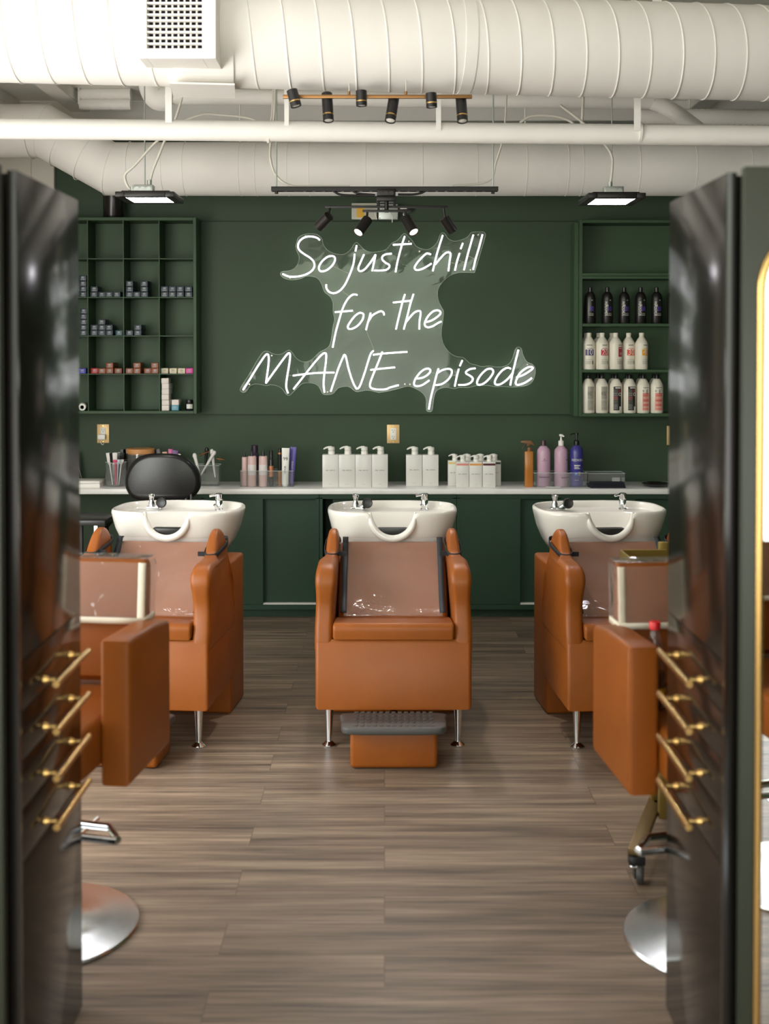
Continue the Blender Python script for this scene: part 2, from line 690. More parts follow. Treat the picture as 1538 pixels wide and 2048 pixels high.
# register box on the duct, built square to the room and brought into the duct's frame
yb = 4.70
a, c = P(277, 117, yb), P(432, 117, yb)
bx0, bx1, bz0, bz1 = a.x, c.x, a.z, a.z + 0.34
rg = MB()
gx0, gx1 = P(294, 98, yb).x, P(404, 98, yb).x
gz0 = P(294, 98, yb).z
gz1 = gz0 + 0.27
rg.box(bx0, gx0, yb, 4.90, bz0, bz1, 0.002, 1).box(gx1, bx1, yb, 4.90, bz0, bz1, 0.002, 1)
rg.box(gx0, gx1, yb, 4.90, bz0, gz0).box(gx0, gx1, yb, 4.90, gz1, bz1)
rg.xform(inv)
reg = rg.build('register_box', WHITE_PAINT, duct)
gr = MB()
for i in range(1, 9):
    x = gx0 + (gx1 - gx0) * i / 9.0
    gr.box(x - 0.0036, x + 0.0036, yb + 0.022, yb + 0.03, gz0, gz1)
nr = 12
for i in range(nr + 1):
    z = gz0 + (gz1 - gz0) * i / nr
    gr.box(gx0, gx1, yb + 0.004, yb + 0.022, z - 0.0036, z + 0.0036)
gr.xform(inv)
gr.build('grille', WHITE_PAINT, reg)
bk = MB().box(gx0, gx1, yb + 0.048, yb + 0.052, gz0, gz1).xform(inv)  # dark sheet behind the grille: the shade inside the register put into colour
bk.build('throat_shade_sheet', mat('navy_throat_shade', '#14142a', 0.8), reg)
# saddle flange wrapped under the duct below the register
sd = MB()
for k in range(14):
    t0 = math.radians(-150 + k * 5.0)
    t1 = math.radians(-150 + (k + 1) * 5.0)
    x0 = 2.55 + P(352, 160, 4.95).x
    x1 = 2.55 + P(470, 160, 4.95).x
    quad = []
    for x, t, rr in ((x0, t0, .209), (x1, t0, .209), (x1, t1, .209), (x0, t1, .209)):
        quad.append(sd.bm.verts.new((x, rr * math.cos(t), rr * math.sin(t))))
    sd.bm.faces.new(quad)
x0 = 2.55 + P(345, 160, 4.95).x
x1 = 2.55 + P(472, 160, 4.95).x
sd.box(x0, x1, -0.13, 0.13, -0.222, -0.215)
sd.build('saddle_flange', WHITE_PAINT, duct)
# mid-joint collars on the duct
for X in (0.33, 2.2):
    MB().cyl((X + 2.55, 0, 0), (X + 2.60, 0, 0), 0.2055, seg=72).build('joint_collar', WHITE_PAINT, duct)
for X in (-0.55, 1.2, 2.45):
    MB().box(X + 2.53, X + 2.57, -0.004, 0.004, 0.2, 0.274).build('duct_hanger', WHITE_PAINT, duct)

# thin pipe in the middle with straps to the ceiling
yp = 5.5
pz = P(769, 265, yp).z
pr = 0.047
root = thing('ceiling_pipe', 'slim straight white pipe strapped across the room between two ducts', 'pipe', (0, yp, pz))
MB().cyl((-2.6, -0.03, 0.02), (2.88, 0.03, -0.02), pr, seg=40).build('pipe_tube', WHITE_PAINT, root)
for u, w_ in ((341, 13), (575, 9), (876, 10), (1270, 13)):
    x = P(u, 265, yp).x
    MB().box(x - px(w_, yp) / 2, x + px(w_, yp) / 2, -pr - 0.003, -pr, 0.0, ZC - pz - 0.002).build('hanging_strap', WHITE_PAINT, root)
for u in (534, 1276):
    x = P(u, 265, yp).x
    MB().cyl((x, 0, 0), (x + 0.012, 0, 0), pr + 0.0018, seg=40).build('pipe_joint', WHITE_PAINT, root)

# rear duct with an S bend
yd = 7.08
rd = 0.157
path = [P(1695, 339, yd), P(1300, 338, yd), P(900, 338, yd), P(500, 338, yd), P(222, 338, yd), P(88, 262, yd), P(-90, 262, yd)]
path = [Vector((min(max(p.x, -2.6), 2.88), p.y, p.z)) for p in path]
fine = path
root = thing('ceiling_duct', 'wide white duct close to the back wall with a stepped bend over the cubby shelf', 'duct', (0, yd, path[2].z))
off = Vector((0, yd, path[2].z))
MB().tube([p - off for p in fine], rd, 64).build('duct_pipe', WHITE_PAINT, root)
for u, v, dx, dz in ((62, 264, 1, 0), (88, 262, .965, -.26), (128, 285, .87, -.494), (176, 312, .87, -.494), (222, 338, .965, -.26), (262, 338, 1, 0), (330, 338, 1, 0), (372, 338, 1, 0), (482, 338, 1, 0), (514, 338, 1, 0), (577, 338, 1, 0), (620, 338, 1, 0), (732, 338, 1, 0), (844, 338, 1, 0), (952, 338, 1, 0), (1049, 338, 1, 0), (1131, 338, 1, 0), (1160, 338, 1, 0), (1271, 338, 1, 0), (1382, 338, 1, 0), (1490, 339, 1, 0)):
    p = P(u, v, yd) - off
    d = Vector((dx, 0, dz)).normalized()
    a = d.cross(Vector((0, 1, 0)))
    pts = [p + Vector((0, 1, 0)) * (rd + .0005) * math.cos(2 * PI * i / 48) + a * (rd + .0005) * math.sin(2 * PI * i / 48) for i in range(48)]
    MB().tube(pts, 0.0032 if u < 300 else 0.0022, 6, loop=True).build('seam_ring', WHITE_PAINT, root, sharp=60)
for u in (480, 1050):
    x = P(u, 338, yd).x
    MB().cyl((x, 0, rd), (x, 0, ZC - off.z), 0.005).build('duct_hanger', WHITE_PAINT, root)

# upper pipes behind the near duct
yq = 6.5
root = thing('ceiling_pipe', 'upper white pipe with elbows at both ends, half hidden behind the near duct', 'pipe', (0, yq, P(769, 196, yq).z))
o3 = Vector((0, yq, P(769, 196, yq).z))
pp = smooth([P(306, 120, yq), P(304, 165, yq), P(312, 186, yq), P(345, 193, yq), P(500, 194, yq), P(900, 199, yq), P(1260, 202, yq), P(1310, 206, yq), P(1345, 222, yq), P(1372, 240, yq + .05), P(1400, 262, yq + .1)], 6)
pp = [Vector((p.x, p.y, min(p.z, ZC - 0.0))) - o3 for p in pp]
MB().tube(pp, 0.042, 28).build('pipe_tube', WHITE_PAINT, root)
el = MB()
el.tube(smooth([P(302, 140, yq) - o3, P(303, 175, yq) - o3, P(316, 196, yq) - o3, P(340, 196, yq) - o3], 6), 0.066, 24)
el.build('elbow_lagging', WHITE_PAINT, root)
yq2 = 6.95
root = thing('flexible_duct', 'ribbed flexible white duct above the hanging light by the bottle shelves', 'duct', P(1275, 232, yq2))
o3 = P(1275, 232, yq2)
pts = [P(1275, 232, yq2).lerp(P(1640, 236, yq2), i / 60) - o3 for i in range(61)]
MB().tube(pts, 0.045, 20, rip=0.045).build('hose', WHITE_PAINT, root, sharp=80)
MB().cyl((0.3, 0, 0.0), (0.3, 0, ZC - o3.z), 0.004).build('duct_hanger', WHITE_PAINT, root)
yq3 = 7.25
o3 = P(158, 210, yq3)
root = thing('ceiling_pipe', 'pair of rough plaster lagged pipes under the ceiling above the cubby shelf', 'pipe', o3)
for v in (188, 209):
    p0, p1 = P(160, v, yq3) - o3, P(262, v, yq3) - o3
    pts = [p0.lerp(p1, i / 24) for i in range(25)]
    MB().tube(pts, 0.036, 16, rfun=lambda t: 0.034 + 0.004 * noise.noise(Vector((t * 9, v, 0)))).build('lagged_pipe', WHITE_PAINT, root, sharp=80)
MB().box(0.0, 0.012, -0.03, 0.03, 0.0, ZC - o3.z).build('pipe_bracket', WHITE_PAINT, root)

# ================================================================== HANGING LED PANELS
def conduit(pts, r=0.0075, m=CONDUIT, parent=None, name='conduit', k=14):
    return MB().tube(smooth(pts, k), r, 8, rip=0.09).build(name, m, parent, sharp=80)


def led_panel(label, u0, u1, v, Y0, Y1, box_u, cables, rod_u):
    z = P(u0, v, Y0).z
    x0, x1 = P(u0, v, Y0).x, P(u1, v, Y0).x
    cx_, cy_ = (x0 + x1) / 2, (Y0 + Y1) / 2
    root = thing('led_panel_light', label, 'light', (cx_, cy_, z), group='square LED panels hanging over the basins')
    hx, hy = (x1 - x0) / 2, (Y1 - Y0) / 2
    MB().box(-hx, hx, -hy, hy, -0.003, 0.006).build('diffuser', LEDW, root)
    f = MB()
    ox, oy = hx + 0.045, hy + 0.045
    f.box(-ox, -hx, -oy, oy, -0.004, 0.022, .003).box(hx, ox, -oy, oy, -0.004, 0.022, .003)
    f.box(-hx, hx, -oy, -hy, -0.004, 0.022, .003).box(-hx, hx, hy, oy, -0.004, 0.022, .003)
    f.box(-hx - .02, hx + .02, -hy - .02, hy + .02, 0.008, 0.03, .004)
    f.build('housing', BLACK, root)
    bu = P(box_u, v, cy_).x - cx_
    jb = MB().box(bu - 0.05, bu + 0.05, -0.03, 0.03, 0.03, 0.072, .004).build('junction_box', GALV, root)
    kn = MB()
    for dx in (-0.03, 0, 0.03):
        kn.cyl((bu + dx, -0.031, 0.05), (bu + dx, -0.0295, 0.05), 0.012, seg=14)
    kn.build('knockout', GALV, jb)
    org = Vector((cx_, cy_, z))
    for pts in cables:
        pp_ = [P(u, vv, cy_ - 0.0) - org for u, vv in pts]
        pp_[0] = Vector((pp_[0].x, pp_[0].y, max(pp_[0].z, 0)))
        conduit(pp_, 0.0068, CONDUIT, root, 'flex_conduit')
        MB().cyl(pp_[-1] - Vector((0, 0, 0.02)), pp_[-1] + Vector((0, 0, 0.02)), 0.012, seg=12).build('conduit_fitting', GALV, root)
    rx = P(rod_u, v, cy_).x - cx_
    MB().cyl((rx, 0, 0.072), (rx, 0, ZC - z), 0.0035, seg=8).build('suspension_rod', GALV, root)


led_panel('hanging square LED panel in black housing before the cubby shelf', 252, 333, 394, 6.0, 6.2, 288,
          [[(345, 180), (335, 260), (322, 300), (306, 340), (299, 368)], [(368, 180), (345, 250), (306, 290), (270, 330), (250, 350), (255, 372), (265, 382)]], 290)
led_panel('hanging square LED panel in black housing before the bottle shelves', 1192, 1270, 396.5, 6.0, 6.24, 1226,
          [[(1120, 210), (1165, 245), (1205, 284), (1223, 310), (1224, 340), (1220, 372)]], 1223)

# ================================================================== BRASS TRACK LIGHT
def aim_head(parent, p0, p1, r, body, ring=None, lens=None, name='lamp_head', rim=None):
    p0, p1 = Vector(p0), Vector(p1)
    d = (p1 - p0).normalized()
    L = (p1 - p0).length
    q = d.to_track_quat('Z', 'Y')
    m = Matrix.Translation(p0) @ q.to_matrix().to_4x4()
    h = MB().lathe([(0, 0), (r * .93, 0), (r, r * .07), (r, L), (r * .9, L), (r * .86, L - 0.012), (0, L - 0.012)], seg=28).xform(m).build(name, body, parent)
    if ring:
        MB().lathe([(r * 1.02, L * ring[0]), (r * 1.02, L * ring[0] + 0.005), (r * .99, L * ring[0] + 0.005), (r * .99, L * ring[0])], seg=28).xform(m).build('gold_ring', ring[1], h)
    if lens:
        MB().lathe([(0, L - 0.010), (r * .84, L - 0.010), (r * .84, L - 0.004), (r * .5, L - .002), (0, L - 0.001)], seg=24).xform(m).build('lens', lens, h)
    return h


yt = 5.0
o3 = P(755, 193.5, yt)
root = thing('track_light', 'brass ceiling bar with six black spotlight heads hanging below the near duct', 'light', o3)
rb = 0.0075
a, c = P(566, 193, yt) - o3, P(944, 195, yt) - o3
MB().box(a.x, c.x, -rb, rb, -rb, rb, 0.002).build('bar', BRASS_DK, root)
for u in (698, 812):
    x = P(u, 193, yt).x - o3.x
    MB().cyl((x, 0, rb), (x, 0, 0.022), 0.0055, seg=12).build('rod_socket', BRASS_DK, root)
    MB().cyl((x, 0, 0.02), (x, 0, 0.335), 0.0016, seg=8).build('suspension_wire', CONDUIT, root)
    MB().cyl((x, 0, 0.335), (x, 0, ZC - o3.z - .001), 0.0045, seg=12).build('ceiling_rod', BRASS_DK, root)
for (u0, v0, u1, v1, dy0, dy1) in ((583.7, 180, 592.4, 213, -.03, -.035), (653.6, 187, 656.9, 242, .028, .0), (722.4, 181, 723.2, 212, -.03, -.03), (787.8, 196, 780.3, 242, .028, -.01), (862, 186, 863.5, 215, -.03, -.03), (921.6, 194, 925, 243, .028, -.005)):
    p0 = P(u0, v0, yt + dy0) - o3
    p1 = P(u1, v1, yt + dy1) - o3
    h = aim_head(root, p0, p1, 0.0225, BLACK_PL, ring=((0.66 if v1 < 220 else 0.76), BRASS), lens=LAMP_OFF)
    mid = p0.lerp(p1, 0.25)
    MB().cyl(mid, (mid.x, 0, 0), 0.004, seg=8).build('head_pivot', BRASS_DK, h)

# ================================================================== BLACK TRACK LIGHT ON STRUT
yk = 6.2
o3 = P(769, 378, yk)
root = thing('track_light', 'black ceiling strut carrying two bars with four black spotlight heads above the sign', 'light', o3)
a, c = P(543, 374, yk) - o3, P(996, 383, yk) - o3
s_ = MB()
s_.box(a.x, c.x, -0.02, -0.017, c.z, a.z).box(a.x, c.x, 0.017, 0.02, c.z, a.z).box(a.x, c.x, -0.02, 0.02, a.z - 0.003, a.z)
n = 24
for i in range(n):
    x = a.x + (c.x - a.x) * (i + .5) / n
    s_.box(x - 0.007, x + 0.007, -0.017, 0.017, c.z, c.z + 0.003)
s_.build('strut_channel', BLACK, root)
for u in (553, 986):
    x = P(u, 378, yk).x
    MB().cyl((x, 0, a.z), (x, 0, ZC - o3.z - .001), 0.004, seg=8).build('threaded_rod', GALV, root)
    MB().cyl((x, 0, c.z - 0.012), (x, 0, c.z), 0.009, seg=6).build('rod_nut', BLACK, root)


def Q(u, v, dy=0.0):
    return P(u, v, yk + dy) - o3


jb = MB()
p, q_ = Q(754, 379), Q(791, 394)
jb.box(p.x, q_.x, -0.05, 0.05, q_.z, p.z, .005).box(p.x - .002, q_.x + .002, -0.045, 0.045, Q(0, 404).z, q_.z, .004)
jb.build('junction_box', BLACK, root)
kn = MB()
for u in (762, 772, 783):
    kn.cyl(Q(u, 386, -.052), Q(u, 386, -.049), 0.010, seg=14)
kn.build('knockout', BLACK, root)
for pts in ([(667, 382), (680, 389), (705, 391), (750, 391)], [(706, 382), (716, 387), (735, 389), (750, 390)], [(796, 389), (825, 389), (842, 386), (852, 381)]):
    conduit([Q(*t_) for t_ in pts], 0.006, BLACK, root, 'flex_conduit', 16)
for p_, q2, r2_ in ((Q(773, 404), Q(773, 425), .011), (Q(757, 404, .03), Q(757, 424, .03), .006), (Q(789, 404, .03), Q(789, 416, .03), .006)):
    MB().cyl(p_, q2, r2_, seg=14).build('canopy_stem', BLACK, root)
ba, bb = Q(650, 413, .02), Q(896, 413.5, .02)
MB().box(ba.x, bb.x, 0.012, 0.026, ba.z - .008, ba.z + .004, .002).build('lamp_bar', BLACK, root)
ca, cb = Q(725, 421.5, -.02), Q(823, 421.5, -.02)
MB().box(ca.x, cb.x, -0.028, -0.012, ca.z - .007, ca.z + .005, .002).build('lamp_bar', BLACK, root)
for (u0, v0, u1, v1, dy0, dy1, su, sv, sdy, lens, on) in (
        (658, 432, 637, 453.8, .0, .05, 660, 415, .02, LAMP_OFF, 0), (735.5, 439, 716, 465.5, -.02, -.075, 735, 422, -.02, LAMP_ON, 1),
        (811, 436.5, 828, 464.8, -.02, -.075, 810, 422, -.02, LAMP_ON, 1), (887.5, 435, 905.3, 462.8, .02, .05, 887, 415, .02, LAMP_OFF, 0)):
    h = aim_head(root, Q(u0, v0, dy0), Q(u1, v1, dy1), 0.0275, BLACK, lens=lens)
    if on:
        sd_ = bpy.data.lights.new('spotlight_beam', 'SPOT')
        sd_.energy, sd_.spot_size, sd_.spot_blend, sd_.shadow_soft_size, sd_.color = 42, math.radians(95), 1.0, .03, (1.0, .93, .86)
        so_ = bpy.data.objects.new('spotlight_beam', sd_)
        COL.objects.link(so_)
        dd_ = (Q(u1, v1, dy1) - Q(u0, v0, dy0)).normalized()
        so_.location = o3 + Q(u1, v1, dy1) + dd_ * .004
        so_.rotation_euler = dd_.to_track_quat('-Z', 'Y').to_euler()
    mid = Q(u0, v0, dy0).lerp(Q(u1, v1, dy1), .12)
    MB().cyl(Q(su, sv, sdy), mid, 0.006, seg=10).build('head_stem', BLACK, h)

# conduits looping from ceiling to the strut
c0 = MB()
oc = P(550, 300, 6.3)
root = thing('flexible_conduit', 'grey flexible conduit hanging beside the threaded rod down to the black strut', 'cable', oc)
conduit([P(552, 96, 6.3) - oc] + [P(*t_, 6.3) - oc for t_ in ((551, 150), (548, 230), (541, 285), (541, 320), (553, 352), (580, 371), (625, 373), (700, 373))], 0.0065, CONDUIT, root, 'conduit_hose', 22)
oc = P(1005, 290, 6.3)
root = thing('flexible_conduit', 'pale flexible conduit swinging down to the far end of the black strut', 'cable', oc)
conduit([P(1014, 96, 6.3) - oc] + [P(*t_, 6.3) - oc for t_ in ((1012, 215), (1005, 280), (992, 325), (984, 355), (960, 367), (905, 372))], 0.005, CONDUIT, root, 'conduit_hose', 18)
oc = P(1090, 235, 6.3)
root = thing('flexible_conduit', 'arched flexible conduit above the slim ceiling pipe', 'cable', oc)
conduit([P(*t_, 6.3) - oc for t_ in ((1040, 246), (1062, 233), (1095, 231), (1125, 236), (1145, 246), (1150, 262), (1162, 252), (1166, 200), (1168, 96))], 0.0075, CONDUIT, root, 'conduit_hose', 16)
oc = P(400, 235, 6.3)
root = thing('flexible_conduit', 'thin drooping flexible conduit above the slim pipe near the register', 'cable', oc)
conduit([P(*t_, 6.45) - oc for t_ in ((360, 245), (405, 229), (440, 230), (490, 235), (515, 244), (525, 262), (540, 250), (546, 200), (548, 96))], 0.0065, CONDUIT, root, 'conduit_hose', 16)

# ================================================================== NEON SIGN
def cA(x, y):
    return (460 + x / 4.806, 370 + y / 4.806)


def cB(x, y):
    return (760 + x / 4.806, 370 + y / 4.806)


def cC(x, y):
    return (460 + x / 4.806, 640 + y / 4.806)


def cD(x, y):
    return (760 + x / 4.661, 640 + y / 4.661)


def T(f, pts):
    return [f(*p) for p in pts]


LET = [
    ('S', [T(cA, [(863, 530), (840, 510), (800, 497), (750, 495), (700, 512), (665, 545), (653, 590), (670, 630), (720, 668), (770, 700), (803, 735), (812, 775), (795, 815), (750, 850), (690, 872), (620, 882), (560, 878), (505, 855)])]),
    ('o', [T(cA, [(1005, 690), (975, 682), (930, 695), (880, 740), (855, 790), (862, 822), (890, 830), (935, 815), (985, 770), (1010, 720), (1005, 692)])]),
    ('j', [T(cA, [(1218, 580), (1206, 638)]), T(cA, [(1198, 662), (1190, 740), (1170, 810), (1140, 885), (1100, 965), (1050, 1020), (1000, 1040), (955, 1028), (928, 995), (925, 955)])]),
    ('u', [T(cA, [(1288, 668), (1260, 730), (1235, 790), (1238, 820), (1260, 828), (1300, 805), (1360, 730), (1400, 668)]), T(cA, [(1400, 668), (1385, 740), (1366, 828)])]),
    ('s', [T(cB, [(113, 660), (60, 665), (25, 685), (22, 715), (50, 745), (85, 765), (90, 790), (60, 815), (0, 822), (-57, 822)])]),
    ('t', [T(cB, [(238, 492), (215, 560), (190, 650), (165, 750), (150, 838)]), T(cB, [(125, 575), (305, 565)])]),
    ('c', [T(cB, [(490, 668), (450, 658), (410, 690), (360, 745), (333, 790), (345, 815), (380, 815), (430, 795), (495, 755)])]),
    ('h', [T(cB, [(603, 482), (575, 570), (545, 670), (507, 828)]), T(cB, [(530, 765), (580, 705), (630, 655), (665, 648), (678, 670), (668, 740), (658, 828)])]),
    ('i', [T(cB, [(797, 558), (775, 615)]), T(cB, [(765, 655), (740, 735), (720, 822)])]),
    ('l', [T(cB, [(897, 478), (865, 590), (835, 700), (807, 818)])]),
    ('l', [T(cB, [(985, 475), (955, 590), (920, 710), (895, 815)])]),
    ('f', [T(cA, [(1225, 1058), (1190, 1052), (1150, 1075), (1110, 1130), (1075, 1210), (1045, 1310), (1015, 1420), (993, 1530), (987, 1562)]), T(cA, [(1008, 1222), (1180, 1208)])]),
    ('o', [T(cA, [(1285, 1240), (1250, 1228), (1205, 1255), (1160, 1310), (1132, 1360), (1145, 1383), (1185, 1378), (1235, 1345), (1275, 1290), (1285, 1242)])]),
    ('r', [T(cA, [(1352, 1228), (1335, 1290), (1318, 1350), (1308, 1393)]), T(cA, [(1328, 1315), (1365, 1258), (1410, 1228), (1450, 1213), (1475, 1225), (1482, 1252)])]),
    ('t', [T(cB, [(240, 1050), (215, 1130), (185, 1250), (153, 1388)]), T(cB, [(125, 1130), (295, 1112)])]),
    ('h', [T(cB, [(322, 1048), (290, 1150), (260, 1270), (228, 1388)]), T(cB, [(250, 1318), (310, 1245), (350, 1215), (385, 1212), (390, 1240), (380, 1310), (378, 1388)])]),
    ('e', [T(cB, [(445, 1318), (500, 1300), (560, 1260), (583, 1228), (560, 1205), (510, 1215), (460, 1265), (432, 1320), (435, 1355), (465, 1368), (510, 1355), (560, 1325), (590, 1312)])]),
    ('M', [T(cC, [(125, 672), (190, 570), (260, 455), (320, 365), (350, 330), (370, 340), (372, 400), (362, 490), (345, 608)]), T(cC, [(345, 608), (400, 530), (480, 420), (540, 340), (565, 318), (578, 335), (570, 420), (550, 540), (540, 640), (558, 705)])]),
    ('A', [T(cC, [(610, 665), (670, 590), (740, 500), (820, 400), (880, 335), (910, 318), (925, 335), (920, 420), (905, 530), (900, 620), (908, 697)]), T(cC, [(605, 535), (720, 520), (850, 508), (1003, 505)])]),
    ('N', [T(cC, [(968, 688), (1000, 590), (1040, 470), (1085, 360), (1102, 335), (1118, 370), (1140, 470), (1175, 580), (1205, 645), (1225, 660), (1250, 630), (1290, 520), (1330, 390), (1355, 320), (1380, 295)])]),
    ('E', [[cC(1375, 335), cC(1450, 325), cD(130, 305), cD(255, 297)], [cC(1465, 305), cC(1420, 420), cC(1370, 540), cC(1345, 620), cC(1360, 655), cC(1420, 668), cC(1500, 665), cD(90, 630), cD(175, 607)], [cC(1350, 480), cC(1450, 468), cD(0, 455), cD(140, 441)]]),
    ('e', [T(cD, [(325, 545), (390, 540), (445, 510), (470, 475), (455, 455), (415, 460), (365, 500), (325, 560), (318, 600), (340, 617), (390, 608), (435, 580), (460, 562)])]),
    ('p', [T(cD, [(545, 452), (525, 520), (500, 620), (475, 720), (455, 833)]), T(cD, [(528, 500), (575, 470), (630, 455), (665, 465), (668, 500), (640, 550), (590, 590), (545, 605), (512, 605)])]),
    ('i', [T(cD, [(768, 375), (743, 430)]), T(cD, [(735, 455), (715, 530), (697, 620)])]),
    ('s', [T(cD, [(890, 450), (840, 458), (805, 480), (805, 500), (840, 520), (865, 545), (850, 580), (800, 603), (730, 605)])]),
    ('o', [T(cD, [(1045, 455), (1000, 458), (950, 500), (915, 550), (905, 590), (925, 605), (970, 590), (1020, 545), (1055, 490), (1047, 458)])]),
    ('d', [T(cD, [(1220, 455), (1190, 445), (1140, 470), (1090, 530), (1070, 580), (1085, 603), (1130, 595), (1190, 550), (1240, 490)]), T(cD, [(1290, 278), (1260, 400), (1235, 500), (1215, 610)])]),
    ('e', [T(cD, [(1270, 535), (1330, 515), (1390, 480), (1425, 450), (1410, 437), (1370, 445), (1310, 490), (1275, 550), (1265, 590), (1285, 605), (1340, 590), (1390, 560), (1415, 540)])]),
]
OUTL = (T(cA, [(632, 590), (640, 560), (655, 510), (700, 480), (770, 468), (840, 478), (885, 520), (895, 570), (930, 620), (990, 655), (1060, 668), (1110, 660), (1160, 620), (1195, 565), (1220, 552), (1245, 575), (1290, 620), (1350, 645), (1430, 640), (1500, 620)])
        + T(cB, [(110, 562), (170, 530), (215, 478), (240, 466), (268, 490), (310, 535), (345, 585), (400, 612), (460, 620), (515, 590), (555, 540), (580, 475), (605, 458), (630, 475), (660, 520), (720, 540), (790, 525), (840, 500), (870, 465), (890, 453), (985, 450), (1010, 465), (1010, 500), (975, 620), (940, 740), (910, 835), (890, 843), (800, 840), (720, 850), (650, 885), (595, 940), (562, 990), (553, 1050), (565, 1120), (600, 1190), (612, 1220), (603, 1310), (592, 1380), (590, 1440), (600, 1500)])
        + T(cD, [(578, 190), (605, 250), (650, 305), (710, 340), (770, 348), (800, 370), (840, 405), (900, 420), (950, 435), (1020, 428), (1080, 438), (1150, 435), (1200, 410), (1235, 360), (1260, 275), (1290, 252), (1320, 270), (1335, 330), (1370, 390), (1415, 410), (1445, 445), (1445, 510), (1420, 575), (1370, 610), (1290, 622), (1220, 625), (1150, 618), (1080, 622), (1000, 610), (900, 612), (820, 630), (740, 628), (690, 640), (620, 628), (560, 640), (520, 670), (500, 740), (490, 830), (470, 855), (440, 850), (430, 820), (430, 740), (405, 690), (360, 655), (300, 625), (250, 620), (170, 640), (90, 660), (0, 675)])
        + T(cC, [(1430, 697), (1360, 680), (1310, 675), (1260, 685), (1225, 690), (1195, 680), (1150, 645), (1100, 640), (1040, 655), (1000, 700), (970, 715), (910, 718), (885, 700), (860, 650), (820, 615), (750, 603), (690, 615), (640, 660), (600, 700), (570, 725), (540, 712), (500, 660), (450, 632), (390, 622), (350, 632), (300, 620), (240, 615), (190, 635), (160, 680), (130, 697), (100, 680), (105, 645), (180, 530), (260, 390), (305, 325), (330, 303), (370, 303), (400, 320), (450, 332), (500, 325), (540, 300), (570, 290), (600, 315), (640, 370), (700, 402), (760, 395), (810, 360), (860, 310), (910, 285), (950, 255), (970, 200), (990, 60)])
        + T(cA, [(1005, 1300), (1000, 1260), (990, 1210), (990, 1130), (960, 1070), (910, 1030), (890, 980), (870, 930), (830, 890), (760, 875), (720, 880), (680, 900), (600, 912), (530, 900), (490, 870), (487, 845), (510, 830), (570, 825), (620, 800), (655, 750), (665, 690), (645, 640)]))
yn = 7.655
on = P(780, 640, yn)
sign = thing('neon_sign', 'white neon lettering sign on a clear acrylic backing on the green wall panel', 'sign', on)
pts = smooth([P(u, v, yn + .012) - on for u, v in OUTL], 3, True)
ac = MB().prism([(p.x, p.z) for p in pts], 0.010, 0.015, 'y')
backing = ac.build('acrylic_backing', ACRYLIC, sign, sharp=60)
edge = MB().tube([Vector((p.x, 0.0125, p.z)) for p in pts], 0.0011, 5, loop=True)
edge.build('polished_edge', mat('acrylic_edge', '#b9c7b4', 0.3, vary=0), backing)
for ch, strokes in LET:
    m_ = MB()
    for s0 in strokes:
        pts = [P(u, v, yn) - on for u, v in s0]
        pts = smooth(pts, 6) if len(pts) > 2 else pts
        pts = [Vector((p.x, 0.0, p.z)) for p in pts]
        m_.tube(pts, 0.0050, 10)
    m_.build('letter', NEON, sign, sharp=70)
for u, v in (cA(725, 490), cA(575, 890), cB(278, 540), cB(380, 637), cB(945, 478), cB(870, 815), cC(400, 342), cC(185, 618), cC(937, 692), cD(232, 598), cD(280, 600), cD(1375, 415)):
    p = P(u, v, yn) - on
    MB().cyl((p.x, 0.006, p.z), (p.x, 7.712 - yn, p.z), 0.0045, seg=14).build('standoff', mat('brushed_standoff', '#d9d3c4', 0.3, 0.8, vary=0), sign)
for p0, p1 in ((cA(990, 780), cA(1140, 850)), (cA(1075, 1015), cA(1140, 1065)), (cA(1310, 1395), cA(1385, 1590)), (cA(1180, 1210), cA(1205, 1250)), (cC(560, 530), cC(605, 535)), (cB(680, 745), cB(730, 755)), (cB(760, 725), cB(815, 745)), (cB(850, 680), cB(910, 712)), (cD(470, 485), cD(520, 500)), (cD(660, 512), cD(710, 518))):
    a, c = P(*p0, yn) - on, P(*p1, yn) - on
    MB().tube([(a.x, 0.004, a.z), (c.x, 0.004, c.z)], 0.0009, 5).build('connecting_wire', mat('pale_wire', '#c9c1a8', 0.5, vary=0), sign)

# power supply and wall box over the sign
yw = 7.69
a, c = P(704, 407, yw), P(753, 438, yw)
root = thing('power_supply', 'perforated metal power supply mounted on the wall above the sign', 'power supply', ((a.x + c.x) / 2, yw, (a.z + c.z) / 2))
hx, hz = (c.x - a.x) / 2, (a.z - c.z) / 2
MB().box(-hx, hx, 0.004, WALLY - yw, -hz, hz).build('casing', GALV, root)
g = MB()
nx, nz_ = 16, 9
for i in range(nx + 1):
    x = -hx + 2 * hx * i / nx
    g.box(x - .0022, x + .0022, 0, .004, -hz, hz)
for j in range(nz_ + 1):
    z = -hz + 2 * hz * j / nz_
    g.box(-hx, hx, 0, .004, z - .0022, z + .0022)
g.build('perforated_cover', mat('light_mesh_metal', '#c9c5b2', 0.4, 0.4), root)
MB().box(-hx + .03, -hx + .08, -0.001, .003, -hz + .01, hz - .015).build('warning_sticker', M('yellow_sticker', '#d9a62c'), root)
a, c = P(757, 408, yw), P(796, 439, yw)
root = thing('wall_junction_box', 'galvanised square junction box on the wall behind the black spotlights', 'junction box', ((a.x + c.x) / 2, yw, (a.z + c.z) / 2))
hx, hz = (c.x - a.x) / 2, (a.z - c.z) / 2
MB().box(-hx, hx, 0.0, WALLY - yw, -hz, hz, .004).build('box_body', GALV, root)
s_ = MB()
for sx_ in (-1, 1):
    for sz_ in (-1, 1):
        s_.cyl((sx_ * (hx - .008), -0.003, sz_ * (hz - .008)), (sx_ * (hx - .008), 0.001, sz_ * (hz - .008)), 0.004, seg=8)
s_.build('cover_screw', CHROME, root)
